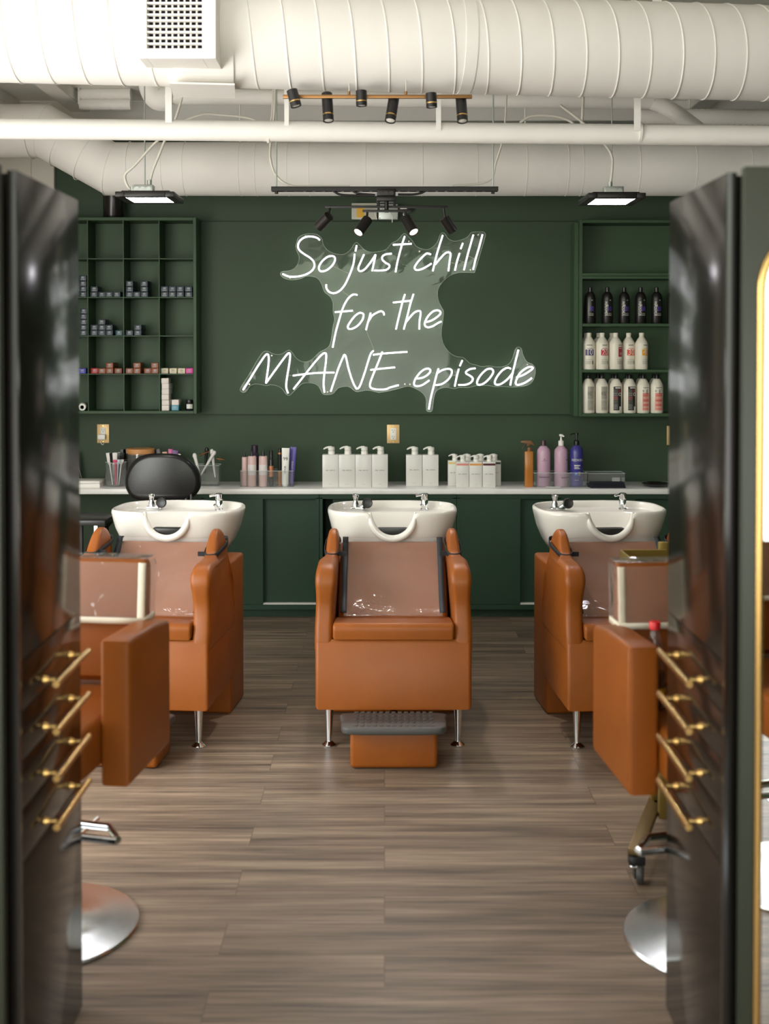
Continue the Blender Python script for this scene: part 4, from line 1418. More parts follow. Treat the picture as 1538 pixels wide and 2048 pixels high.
tube_pack('tall white hair tube with black print in the clear caddy', 570, 896, 7.452, .048, WHITE_PL, .02, WHITE_PL, (('99', .03, .17), ('REPAIR', .018, .10)))
tube_pack('tall purple hair tube leaning behind the white tube', 583, 894, 7.51, .040, M('violet_tube', '#6358b0', .3), .05, M('violet_cap', '#463c8c', .3), (('BLONDE', .016, .12),))


# brush cup
def cup(name, label, cat, u, v0, rpx, y_, m_=CLEAR):
    x = P(u, 950, y_).x
    h_ = P(u, v0, y_).z - zc_
    r = px(rpx, y_)
    r_ = thing(name, label, cat, (x, y_, zc_))
    MB().lathe([(0, 0), (r * .93, 0), (r, .006), (r, h_), (r - .002, h_), (r - .003, .006), (0, .004)], seg=32).build('cup_wall', m_, r_)
    MB().tube([(r * math.cos(2 * PI * i / 32), r * math.sin(2 * PI * i / 32), h_) for i in range(32)], .0016, 6, loop=True).build('rim', mat('clear_rim', '#c6cdc8'), r_)
    return r_, r, h_, x


cupr, r, h_, xcup = cup('brush_cup', 'clear cup full of tint brushes beside the wooden lidded jar', 'cup', 232, 924, 21, 7.47)
HOTP = M('hot_pink_plastic', '#e0567c', .35)
cols = [(WHITE_PL, 'white'), (BLACK_PL, 'black'), (HOTP, 'hot pink'), (mat('pale_blue_plastic', '#b9c9d6', .35), 'pale blue'), (HOTP, 'hot pink'), (WHITE_PL, 'white'), (BLACK_PL, 'black')]
angs = [(-.6, -.2, 'leaning out furthest'), (-.3, -.3, 'second along'), (-.05, -.35, 'in the front'), (.25, -.2, 'near the jar'), (.05, .0, 'in the middle'), (.5, .1, 'closest to the jar'), (.3, .35, 'at the back')]
for i, ((m_, cn), (ax, ay, pos)) in enumerate(zip(cols, angs)):
    lean = ax * .22
    r_ = thing('tint_brush', '%s handled tint brush %s of the clear cup' % (cn, pos), 'brush', (xcup + ax * r * .5, 7.47 + ay * r * .6, zc_ + .008), 0, 'tint brushes in the clear cup')
    r_.rotation_euler = (-ay * .1, lean, random.uniform(-.3, .3))
    MB().tube([(0, 0, .002), (0, 0, .08), (0, 0, .13)], .0035, 8, rfun=lambda t: .0022 + .0028 * t).build('handle', m_, r_)
    MB().prism([(-.007, .13), (.007, .13), (.0135, .150), (.0135, .160), (-.0135, .160), (-.0135, .150)], -.004, .004, 'y', .001, 2).build('ferrule', m_, r_)
    MB().prism([(-.013, .160), (.013, .160), (.0145, .203), (-.0145, .203)], -.0038, .0038, 'y', .001, 2).build('bristles', BLACK_PL if i % 2 else WHITE_PL, r_)
cup2, r2, h2, x2 = cup('tool_cup', 'smoky grey cup behind the brush cup', 'cup', 250, 918, 12, 7.60, clear_mat('smoky_plastic', '#6f7680', .08, .06))
for i, u in enumerate((246, 253)):
    r_ = thing('tint_brush', 'black wide tint brush standing in the smoky cup, %s' % ('outer one' if i == 0 else 'one by the jar'), 'brush', (P(u, 940, 7.60).x, 7.60, zc_ + .008), 0, 'tint brushes in the smoky cup')
    MB().tube([(0, 0, 0), (0, 0, .14)], .004, 8).build('handle', BLACK_PL, r_)
    MB().prism([(-.008, .14), (.008, .14), (.02, .17), (.02, .212), (-.02, .212), (-.02, .17)], -.006, .006, 'y', .001, 2).build('bristles', BLACK_PL, r_)

# wood lid jar
x = P(281, 950, 7.53).x
root = thing('storage_jar', 'clear storage jar with a round wooden lid behind the black stool', 'jar', (x, 7.53, zc_))
hj = P(281, 906, 7.53).z - zc_
r = px(26.5, 7.53)
MB().lathe([(0, 0), (r * .97, 0), (r, .005), (r, hj), (r - .003, hj), (r - .003, .006), (0, .005)], seg=40).build('jar_glass', GLASSY, root)
MB().lathe([(0, hj - .006), (r - .004, hj - .006), (r - .004, hj), (r * 1.05, hj), (r * 1.06, hj + .004), (r * 1.06, hj + .026), (r * 1.03, hj + .029), (0, hj + .029)], seg=40).build('wooden_lid', mat('beech_wood', '#c98f58', .45, vary=.12, vscale=12, stretch=(1, 1, 8)), root)
MB().lathe([(0, .007), (r * .9, .007), (r * .92, .06), (r * .5, .09), (0, .095)], seg=24).build('cotton_filling', mat('cotton', '#d6d3cd', .9, bump=.6, bscale=60), root)

# black bowls and colourful clips beyond the stool
x = P(338, 950, 7.57).x
root = thing('tint_bowl', 'black tint bowl behind the stool back holding clips and brushes', 'bowl', (x, 7.57, zc_))
MB().lathe([(0, 0), (.034, 0), (.042, .05), (.047, .11), (.044, .11), (.039, .052), (.031, .004), (0, .004)], seg=32).build('bowl_wall', BLACK_PL, root)
for i, (u, v, m_, cn, w_, h_) in enumerate(((313, 897, BLACK_PL, 'black', .04, .07), (331, 904, M('tan_card', '#c99b7c'), 'tan', .03, .05), (344, 899, mat('magenta_plastic', '#b8267c', .35), 'magenta', .03, .07), (357, 900, M('purple_card', '#5c2f72'), 'purple', .038, .075), (365, 907, WHITE_PL, 'white', .02, .06))):
    p = P(u, v, 7.54 + .01 * (i % 2))
    r_ = thing('sectioning_clip', '%s clip sticking up behind the black stool back' % cn, 'clip', (x + (i - 2) * .011, 7.56 + .012 * (i % 3), zc_ + .006), 0, 'clips in the black bowl')
    r_.rotation_euler = (0, (u - 340) * .009, 0)
    hh = p.z - zc_ - .006
    MB().prism([(-w_ * .2, 0), (w_ * .2, 0), (w_ * .5, hh * .7), (w_ * .5, hh), (-w_ * .5, hh), (-w_ * .4, hh * .7)], -.004, .004, 'y', .0015, 2).build('clip_blade', m_, r_)
    MB().cyl((0, -.006, hh * .6), (0, .006, hh * .6), .006, seg=10).build('clip_hinge', STEEL, r_)

# clear box with clips
tb = tray('tool_box', 'clear box of white clips with copper ends next to the stool', 389, 438, 931, 7.47, 7.57, 1)
for i, (u, v, ue, ve, m_, cn) in enumerate(((392, 915, 402, 955, WHITE_PL, 'white clip leaning over the stool side'), (402, 950, 426, 910, WHITE_PL, 'white clip crossing the box'), (430, 955, 424, 908, WHITE_PL, 'white clip standing by the copper tip'), (408, 948, 412, 905, BLACK_PL, 'black clip in the middle of the box'))):
    p0, p1 = P(u, v, 7.52), P(ue, ve, 7.52)
    if p0.z > p1.z:
        p0, p1 = p1, p0
    p0.z = max(p0.z, zc_ + .004)
    r_ = thing('sectioning_clip', cn + ' in the clear box', 'clip', p0 + Vector((0, (i - 1.5) * .018, 0)), 0, 'clips in the clear box')
    d = p1 - p0
    L = d.length
    mtx = d.to_track_quat('Z', 'Y').to_matrix().to_4x4()
    MB().tube([(0, 0, 0), (0, 0, L * .5), (0, 0, L)], .006, 10, rfun=lambda t: .004 + .007 * t).xform(mtx).build('clip_blade', m_, r_)
    MB().lathe([(0, -.004), (.011, 0), (.014, .014), (.009, .028), (0, .031)], (0, 0, L), 14).xform(mtx).build('clip_grip', m_, r_)
for i, (u, v, du, dv, cn) in enumerate(((398, 911, 22, -9, 'lying over the black clip'), (432, 917, 15, 2, 'pointing at the caddy'))):
    p0, p1 = P(u, v, 7.50), P(u + du, v + dv, 7.50)
    r_ = thing('alligator_clip', 'copper alligator clip ' + cn, 'clip', p0, 0, 'copper clips in the clear box')
    d = (p1 - p0)
    mtx = d.to_track_quat('Z', 'Y').to_matrix().to_4x4()
    MB().lathe([(0, 0), (.012, .004), (.013, .03), (.007, .055), (.002, d.length), (0, d.length)], seg=12, sy=.6).xform(mtx).build('clip_jaw', BRASS_DK, r_)
    MB().cyl((0, -.008, .022), (0, .008, .022), .006, seg=10).xform(mtx).build('clip_hinge', STEEL, r_)

# white case and black easel
a, c = P(140, 957, 7.38), P(199.5, 970, 7.38)
root = thing('flat_case', 'flat white case lying at the end of the countertop', 'case', ((a.x + c.x) / 2, 7.38, zc_))
hx = (c.x - a.x) / 2
MB().box(-hx, hx, 0, .16, 0, .024, .003).build('case_base', WHITE_PL, root)
MB().box(-hx, hx, 0, .16, .0245, .042, .004).build('case_lid', WHITE_PL, root)
p = P(160, 930, 7.62)
root = thing('easel_frame', 'dark board on a thin silver easel stand behind the white case', 'easel', (p.x - .06, 7.62, zc_))
MB().prism([(-.12, 0), (.055, 0), (.035, .20), (-.12, .26)], .0, .012, 'y', .002, 2).xform(Matrix.Rotation(-.18, 4, 'X')).build('board', BLACK_PL, root)
MB().tube([(.03, -.006, .17), (.085, -.03, .015), (-.02, -.05, .003), (-.09, -.05, .003)], .0022, 6).build('wire_stand', CHROME, root)

# right group
y_ = 7.44
AMB = mat('amber_bottle', '#b5722f', 0.22, vary=.04)
x = P(1057.3, 940, y_).x
root = thing('spray_bottle', 'square amber trigger spray bottle beside the lilac bottles', 'spray bottle', (x, y_, zc_))
w_ = px(16.4, y_)
h_ = P(1057, 902, y_).z - zc_
MB().box(-w_ / 2, w_ / 2, -w_ / 2, w_ / 2, 0, h_, .004, 2).build('bottle_body', AMB, root)
h2 = P(1057, 881, y_).z - zc_
tr = MB()
tr.cyl((.004, 0, h_), (.004, 0, h_ + .022), .0145, seg=18)
tr.prism([(-.045, h2 - .014), (-.045, h2 - .003), (-.02, h2), (.012, h2), (.036, h2 - .026), (.030, h2 - .032), (.012, h2 - .026), (-.012, h2 - .036), (-.014, h2 - .018)], -.009, .009, 'y', .003, 2)
tr.build('spray_head', mat('brown_spray_head', '#7d5535', .3), root)
MB().tube(smooth([(-.016, 0, h2 - .018), (-.028, 0, h2 - .034), (-.040, 0, h2 - .052)], 5), .0035, 8).build('trigger', mat('dark_brown_plastic', '#3a2415', .35), root)
MB().cyl((-.050, 0, h2 - .009), (-.044, 0, h2 - .009), .006, seg=12).build('nozzle', mat('brown_spray_head', '#7d5535'), root)

tray('divided_tray', 'clear three-part caddy holding the lilac and purple bottles', 1067.5, 1174, 946, 7.40, 7.53, 3)
LIL = mat('lilac_bottle', '#c9a3b8', .35, vary=.02)
VIOB = mat('violet_bottle', '#3f3a86', .3, vary=.02)


def big_round(label, u, vsh, rpx, m_):
    y_ = 7.466
    x = P(u, 940, y_).x
    r = px(rpx, y_)
    h_ = P(u, vsh, y_).z - zc_ - .0025
    r_ = thing('litre_pump_bottle', label, 'bottle', (x, y_, zc_ + .0025), 0, 'tall bottles in the clear caddy')
    MB().lathe([(0, 0), (r * .93, 0), (r, .005), (r, h_ * .84), (r * .93, h_ * .90), (r * .55, h_ * .975), (r * .34, h_), (0, h_)], seg=32).build('bottle_body', m_, r_)
    return r_, r, h_


r_, r, h_ = big_round('tall lilac bottle with dark flip cap nearest the amber spray', 1087, 891, 13.4, LIL)
MB().lathe([(0, h_), (r * .42, h_), (r * .36, h_ + .024), (r * .3, h_ + .033), (0, h_ + .034)], seg=18).build('cap', mat('plum_cap', '#4a2a33', .3), r_)
for z0, z1, a in ((.63, .64, .4), (.65, .69, .08), (.33, .335, .7), (.27, .275, .7), (.21, .25, .9)):
    patch(r_, M('mauve_print', '#8d6880'), r, h_ * z0, h_ * z1, -a, a, 'small_print')
r_, r, h_ = big_round('tall lilac bottle with a white pump', 1122, 891, 13.4, LIL)
q = MB().lathe([(0, h_), (r * .42, h_), (r * .42, h_ + .028), (r * .16, h_ + .034), (r * .12, h_ + .055), (r * .3, h_ + .06), (r * .3, h_ + .07), (0, h_ + .072)], seg=18)
q.tube(smooth([(0, 0, h_ + .066), (-.008, -.012, h_ + .066), (.016, -.02, h_ + .058)], 5), .005, 8)
q.build('pump_head', WHITE_PL, r_)
for z0, z1, a0, a1 in ((.64, .67, .7, 1.3), (.33, .335, -.3, 1.1), (.27, .275, -.3, 1.1), (.20, .24, -.1, 1.2)):
    patch(r_, M('mauve_print', '#8d6880'), r, h_ * z0, h_ * z1, a0, a1, 'small_print')
r_, r, h_ = big_round('tall violet blue bottle with a black pump', 1153, 890, 13.0, VIOB)
q = MB().lathe([(0, h_), (r * .42, h_), (r * .42, h_ + .026), (r * .18, h_ + .032), (r * .14, h_ + .06), (r * .3, h_ + .062), (r * .3, h_ + .074), (0, h_ + .076)], seg=18)
q.tube(smooth([(0, 0, h_ + .069), (-.02, -.004, h_ + .071), (-.042, -.008, h_ + .064)], 5), .004, 8)
q.build('pump_head', BLACK_PL, r_)
lettering('REDKEN', .021, PRINT_W, r_, 0, 0, h_ * .64, bend=r + .0008, name='brand_lettering')
for z0, z1, a0, a1 in ((.50, .525, -.5, .45), (.465, .48, -.5, .2), (.43, .445, -.5, .4), (.155, .16, -.5, .2)):
    patch(r_, PRINT_W, r, h_ * z0, h_ * z1, a0, a1, 'small_print')
patch(r_, M('blue_icon', '#2b62b5'), r, h_ * .26, h_ * .36, -.45, .0, 'blue_block')
lettering('W', .018, PRINT_W, r_, 0, 0, h_ * .31, bend=r + .0012, turn=-.22, name='lettering')
patch(r_, PRINT_G, r, h_ * .26, h_ * .36, .12, .5, 'print_block')

t2 = tray('clear_tray', 'low empty clear tray with a barcode sticker behind the dark towel', 1176, 1250, 947, 7.47, 7.60, 1)
hb = P(1240, 956, 7.47).z - zc_
bc = MB()
wt = P(1250, 955, 7.47).x - P(1176, 955, 7.47).x
bc.box(wt / 2 - .056, wt / 2 - .008, .124, .127, .018, .04)
bc.build('barcode_sticker', PRINT_W, t2)
bl = MB()
for k in range(9):
    bl.box(wt / 2 - .052 + k * .005, wt / 2 - .0505 + k * .005, .1232, .1238, .022, .038)
bl.build('barcode_lines', PRINT_K, t2)

x0, x1 = P(1181, 968, 7.36).x, P(1252, 968, 7.36).x
root = thing('folded_towel', 'dark navy folded towel lying in front of the empty clear tray', 'towel', ((x0 + x1) / 2, 7.36, zc_))
hw = (x1 - x0) / 2
TOW = mat('navy_terry', '#1d1e2a', .95, bump=.9, bscale=260)
q = MB()
for k in range(3):
    q.box(-hw + .004 * k, hw - .003 * k, .002 * k, .09, .0115 * k, .0115 * k + .0112, .005, 3)
q.build('towel_folds', TOW, root)
q = MB()
for k in range(3):
    q.tube(smooth([(-hw - .006, .01 + .02 * k, .008 + .008 * k), (-hw - .016, .012 + .02 * k, .012 + .005 * k), (-hw + .004, .006 + .02 * k, .018 + .004 * k)], 4), .004, 6)
q.build('towel_edge', TOW, root)

x = P(1106, 967, 7.355).x
root = thing('foil_sheet', 'crumpled white foil packet lying before the lilac bottles', 'packet', (x, 7.355, zc_))
q = MB()


def foil(u, v):
    X, Y_ = (u - .5) * .10, (v - .5) * .045
    return (X * (1 - .3 * abs(v - .5)), Y_, .004 + .010 * abs(noise.noise(Vector((X * 60, Y_ * 70, 2)))) + .006 * abs(u - .45))


q.grid(foil, 16, 10)
ob = q.build('foil_wrap', mat('white_foil', '#e6e4de', .3, vary=0), root, sharp=20)
md = ob.modifiers.new('thick', 'SOLIDIFY')
md.thickness = .0012
x = P(1312, 965, 7.46).x
root = thing('serving_dish', 'shallow black dish on the counter beside the dark cabinet', 'dish', (x, 7.46, zc_))
MB().lathe([(0, 0), (.05, 0), (.075, .008), (.088, .02), (.085, .022), (.072, .012), (.05, .005), (0, .005)], seg=36).build('dish_shell', mat('black_gloss', '#1d1a18'), root)

# ================================================================== STOOL AND SIDE TABLE
ysn = 6.72
p0 = P(323, 956, ysn)
root = thing('cutting_stool', 'black vinyl stool with a rounded backrest behind the basin chair', 'stool', (p0.x, ysn, 0))
prof = smooth([(.0, -.125), (.12, -.128), (.178, -.108), (.212, -.055), (.213, .0), (.19, .06), (.145, .108), (.08, .133), (0, .138), (-.08, .133), (-.145, .108), (-.19, .06), (-.213, .0), (-.212, -.055), (-.178, -.108), (-.12, -.128)], 5, True)
zc2 = p0.z
bk = MB().prism([(p.x, p.y + zc2) for p in [Vector((q[0], q[1])) for q in prof]], -.03, .035, 'y', .028, 5, warp=lambda x, y, z: (x, y + 1.1 * x * x, z))
bk.build('backrest', BLACK_LEA, root)
MB().box(-.025, .025, -.004, .06, .55, zc2 - .05, .003).build('back_bracket', BLACK, root)
MB().box(.13, .145, -.004, .012, .60, zc2 - .09, .002).box(.16, .172, -.004, .012, .60, zc2 - .09, .002).build('back_bracket', BLACK, root)
MB().lathe([(0, .50), (.17, .50), (.185, .52), (.185, .56), (.17, .585), (0, .59)], (0, -.16, 0), 40).build('seat', BLACK_LEA, root)
MB().box(-.03, .18, -.16, .02, .50, .515).build('seat_plate', BLACK, root)
MB().cyl((0, -.16, .12), (0, -.16, .5), .024, seg=20).build('gas_column', CHROME, root)
st = MB()
for k in range(5):
    a = 2 * PI * k / 5
    st.cyl((0, -.16, .11), (.27 * math.cos(a), -.16 + .27 * math.sin(a), .065), .018, .013, 10)
st.build('star_base', CHROME, root)
for k in range(5):
    a = 2 * PI * k / 5
    x, y = .27 * math.cos(a), -.16 + .27 * math.sin(a)
    MB().cyl((x - .012, y, .0275), (x + .012, y, .0275), .027, seg=18).cyl((x, y, .0275), (x, y, .07), .006, seg=8).build('caster', BLACK_PL, root)

yt_ = 6.75
a, c = P(118, 1041, yt_), P(210, 1041, yt_)
zt_ = c.z
root = thing('side_table', 'small dark side table with steel legs beside the black cabinet', 'table', ((a.x + c.x) / 2, yt_, 0))
hx = (c.x - a.x) / 2
MB().box(-hx, hx, 0, .3, zt_ - .03, zt_, .003).build('table_top', mat('dark_stained_top', '#2f2d2b', .35), root)
for sx_ in (-1, 1):
    for yy in (.02, .27):
        xx = sx_ * (hx - .055)
        MB().box(xx - .012, xx + .012, yy - .01, yy + .012, 0, zt_ - .03, .002).build('leg', STEEL if yy < .1 else BLACK, root)
MB().cyl((hx - .05, .03, zt_ - .08), (-hx + .05, .03, .15), .008, seg=10).cyl((hx - .02, .25, zt_ - .04), (hx - .14, .12, zt_ - .2), .01, seg=10).build('brace', BLACK, root)

# ================================================================== SHAMPOO UNITS
def shampoo_unit(label):
    r_ = thing('shampoo_chair', label, 'salon chair', (0, 0, 0), 0, 'backwash chairs with white basins')
    HW = .326
    # body with front apron
    prof = [(0, .166), (0, .44)] + [(.012, .455), (.30, .455), (.50, .455)] + [(.515, .44), (.515, .34)] + [(.50, .27), (.46, .205), (.40, .172), (.36, .166)]
    MB().prism(prof, -HW + .003, HW - .003, 'x', .016, 4).build('body', LEATHER, r_)
    # arms, sculpted profile with wings
    base = [(.002, .40), (.003, .45), (.016, .50), (.030, .555), (.034, .60), (.027, .65), (.026, .69), (.042, .725), (.082, .750), (.15, .757), (.23, .758), (.275, .768), (.31, .80), (.345, .838), (.385, .856), (.43, .852), (.465, .83), (.49, .79), (.505, .73), (.512, .60), (.514, .48), (.512, .40)]
    pr = [(p.x, p.y) for p in [Vector((q[0], q[1])) for q in smooth([(y, z, 0) for y, z in base], 4)]]
    for sg in (-1, 1):
        def wp(x, y, z, sg=sg):
            s = max(0.0, min(1.0, (y - .215) / .075)) * max(0.0, min(1.0, (z - .60) / .15))
            s = s * s * (3 - 2 * s)
            t = max(0.0, min(1.0, (z - .77) / .086))
            cxm = .2885 - .012 * s
            f = 1 - .26 * s - .26 * t * t
            x2 = cxm + (x - .2885) * f
            bulge = .007 * math.exp(-((z - .70) / .05) ** 2) * (1 - s)
            x2 += bulge * (1 if x > .2885 else -1)
            lean = -.012 * max(0, (z - .5)) / .3
            return (sg * (x2 + lean), y, z)
        MB().prism(pr, .2515, .3255, 'x', .021, 5, warp=wp).build('armrest', LEATHER, r_)
    # rear pedestal
    MB().box(-.305, .305, .505, .79, .0, .69, .014, 3).build('pedestal', LEATHER, r_)
    # seat
    sp = [(-.004, .458), (-.006, .50), (.004, .517), (.03, .522), (.15, .510), (.33, .478), (.36, .462)]
    MB().prism([(p.x, p.y) for p in smooth([(y, z, 0) for y, z in sp], 4)], -.2505, .2505, 'x', .012, 4).build('seat_cushion', LEATHER, r_)
    # reclined backrest
    bp_ = [(.245, .462), (.262, .50), (.33, .565), (.43, .66), (.525, .752), (.545, .772), (.565, .768), (.60, .735), (.60, .66), (.50, .55), (.40, .46)]
    MB().prism([(p.x, p.y) for p in smooth([(y, z, 0) for y, z in bp_], 4, True)], -.238, .238, 'x', .018, 4).build('backrest', LEATHER, r_)
    # clear cover over backrest and seat
    path_ = smooth([(.17, .514, 0), (.222, .505, 0), (.243, .522, 0), (.32, .572, 0), (.42, .667, 0), (.515, .76, 0), (.54, .785, 0), (.552, .790, 0)], 8)

    def sheet(u, v):
        k = v * (len(path_) - 1)
        i = min(int(k), len(path_) - 2)
        p = path_[i].lerp(path_[i + 1], k - i)
        wv = .005 * noise.noise(Vector((u * 2.2, v * 7.5, 1.3))) + .0035 * noise.noise(Vector((u * 4, v * 22, 4))) + .002
        n_ = Vector((-.68, .73))
        return ((u - .5) * .428, p.x + n_.x * (wv + .004), p.y + n_.y * (wv + .004))
    cv = MB().grid(sheet, 28, 44).build('clear_cover', COVER, r_, sharp=180)
    for sg in (-1, 1):
        e_ = MB()
        e_.grid(lambda u, v, sg=sg: tuple(Vector(sheet(.5 + sg * .5, .24 + .76 * v)) + Vector((sg * (u - .5) * .026, -.0022, .0022))), 1, 30)
        ob_ = e_.build('edge_binding', BINDING, cv, sharp=180)
        md_ = ob_.modifiers.new('thick', 'SOLIDIFY')
        md_.thickness = .003
        # strap round the wing
        cxw = sg * .266
        loop = []
        for k in range(24):
            a_ = 2 * PI * k / 24
            loop.append((cxw + .036 * math.copysign(abs(math.cos(a_)) ** .6, math.cos(a_)), .395 + .132 * math.copysign(abs(math.sin(a_)) ** .6, math.sin(a_)), .778 + .02 * math.sin(a_)))
        s2 = MB()
        rg_ = []
        for k in range(24):
            x_, y__, z_ = loop[k]
            rg_.append([s2.bm.verts.new((x_, y__, z_ - .010)), s2.bm.verts.new((x_, y__, z_ + .010))])
        for k in range(24):
            j = (k + 1) % 24
            s2.bm.faces.new((rg_[k][0], rg_[j][0], rg_[j][1], rg_[k][1]))
        s2.box(min(sg * .205, sg * .25), max(sg * .205, sg * .25), .300, .304, .752, .772)
        ob_ = s2.build('strap', WEBBING, cv)
        md_ = ob_.modifiers.new('thick', 'SOLIDIFY')
        md_.thickness = .0025
    # basin
    N = 160
    cyb, hw, hl = .765, .306, .235

    def zcap(x, y, z):
        if y < cyb - .02 and abs(x) < .104:
            zn = .908 - .116 * math.sqrt(max(0, 1 - (x / .104) ** 2))
            return min(z, zn)
        return z
    ringdef = [(.60, .50, .02, .69, 0), (.74, .66, .015, .70, 0), (.86, .84, .006, .755, 0), (.945, .945, .002, .82, 1), (.985, .985, 0, .87, 1), (1, 1, 0, .892, 1), (.992, .99, 0, .903, 1), (.972, .965, 0, .908, 1), (.948, .935, 0, .903, 1), (.93, .90, 0, .880, 1), (.915, .875, .0, .872, 1), (.80, .66, -.045, .870, 1), (.775, .62, -.05, .862, 1), (.74, .57, -.052, .81, 1), (.62, .46, -.05, .783, 1), (.35, .26, -.04, .775, 0), (.06, .05, -.03, .772, 0)]
    q = MB()
    rings = []
    for (fx, fy, sh, z, nc) in ringdef:
        ring_ = []
        for i in range(N):
            a_ = 2 * PI * i / N
            c_, s_2 = math.cos(a_), math.sin(a_)
            ex = 2 / 3.1
            x_ = hw * fx * math.copysign(abs(c_) ** ex, c_)
            y__ = cyb + sh + hl * fy * math.copysign(abs(s_2) ** ex, s_2)
            ring_.append(q.bm.verts.new((x_, y__, zcap(x_, y__, z) if nc else z)))
        rings.append(ring_)
    q.ring_faces(rings)
    lip = []
    for k in range(33):
        a_ = PI * k / 32
        lip.append((.102 * math.cos(PI - a_) * 1.0, cyb - hl * .985 + .012 - .010 * math.sin(a_), .902 - .112 * math.sin(a_) ** .9))
    lip = [(-.118, lip[0][1] + .02, .897)] + lip + [(.118, lip[-1][1] + .02, .897)]
    q.tube(lip, .0165, 14, rfun=lambda t: .006 + .0105 * min(1, 6 * min(t, 1 - t)))
    basin = q.build('basin', CERAMIC, r_, sharp=75)
    nk = [(-.066, .834), (.066, .834), (.062, .822), (.045, .808), (.02, .800), (0, .798), (-.02, .800), (-.045, .808), (-.062, .822)]
    MB().prism(nk, cyb - hl + .015, cyb - hl + .07, 'y', .003, 2).build('neck_gel_pad', BLACK_PL, basin)
    # chrome post with spray head
    fx_, fy_, fz_ = -.178, .915, .871
    q = MB()
    q.box(fx_ - .024, fx_ + .05, fy_ - .022, fy_ + .022, fz_, fz_ + .016, .005)
    q.lathe([(0, .016), (.017, .016), (.0155, .03), (.0105, .042), (.0125, .06), (.017, .066), (.0175, .074), (.0125, .078), (0, .079)], (fx_, fy_, fz_), 20)
    q.cyl((fx_ + .02, fy_ - .004, fz_ + .010), (fx_ + .056, fy_ - .022, fz_ + .038), .008, .011, 12)
    q.build('hose_post', CHROME, basin)
    q = MB()
    mt = Matrix.Translation((fx_ + .058, fy_ - .03, fz_ + .037)) @ Matrix.Rotation(math.radians(-80), 4, 'X') @ Matrix.Rotation(.15, 4, 'Y')
    q.lathe([(0, -.03), (.016, -.028), (.022, -.008), (.0255, 0), (.0255, .010), (.022, .013), (.015, .011), (0, .010)], seg=26).xform(Matrix.Translation((fx_ + .058, fy_ - .03, fz_ + .037)) @ Matrix.Rotation(math.radians(82), 4, 'X'))
    q.build('spray_head', BLACK_PL, basin)
    gx_ = .158
    q = MB()
    q.lathe([(0, 0), (.021, 0), (.021, .006), (.017, .01), (.0175, .046), (.015, .05), (.019, .054), (.019, .078), (.013, .082), (0, .082)], (gx_, fy_, fz_), 22)
    q.tube(smooth([(gx_, fy_, fz_ + .07), (gx_ - .02, fy_ - .012, fz_ + .074), (gx_ - .044, fy_ - .02, fz_ + .070)], 5), .006, 8)
    q.cyl((gx_ - .004, fy_ - .016, fz_ + .008), (gx_ - .016, fy_ - .03, fz_ + .03), .008, .007, 10)
    q.build('mixer_tap', CHROME, basin)
    # legs
    for sg in (-1, 1):
        lx = sg * .268
        MB().lathe([(0, 0), (.029, 0), (.030, .005), (.022, .012), (.0125, .02), (.0115, .025), (.0195, .166), (0, .167)], (lx, .055, 0), 22).build('leg', CHROME, r_)
    # step in front
    q = MB().box(-.172, .172, -.235, -.02, 0.003, .158, .016, 3)
    fr = q.build('footrest', LEATHER, r_)
    q = MB().prism(smooth([(-.207, -.245, 0), (-.195, -.285, 0), (-.15, -.30, 0), (.15, -.30, 0), (.195, -.285, 0), (.207, -.245, 0), (.20, -.07, 0), (-.20, -.07, 0)], 5, True) and [(p.x, p.y) for p in smooth([(-.207, -.245, 0), (-.195, -.285, 0), (-.15, -.30, 0), (0, -.303, 0), (.15, -.30, 0), (.195, -.285, 0), (.207, -.245, 0), (.206, -.17, 0), (.20, -.10, 0), (0, -.098, 0), (-.20, -.10, 0), (-.206, -.17, 0)], 4, True)], .156, .184, 'z', .008, 3)
    for i in range(13):
        for j in range(5):
            x_ = -.15 + i * .025
            q.box(x_ - .008, x_ + .008, -.275 + j * .042, -.275 + j * .042 + .018, .184, .1865, .001, 1)
    q.build('step_tread', RUBBER, fr)
    MB().cyl((0, .0, .09), (0, .45, .09), .02, seg=12).build('footrest_rail', CHROME, r_)
    return r_


sh = shampoo_unit('tan leather basin chair in the middle, black tread footrest in front')
sh.location = (.037, 4.92, 0)
sh2 = dup(sh, (-1.045, 4.93, 0), math.radians(-5.2), 'tan leather basin chair before the black stool, partly behind a styling chair')
sh3 = dup(sh, (1.072, 4.92, 0), math.radians(4.2), 'tan leather basin chair before the bottle shelves, partly behind the brass trolley')

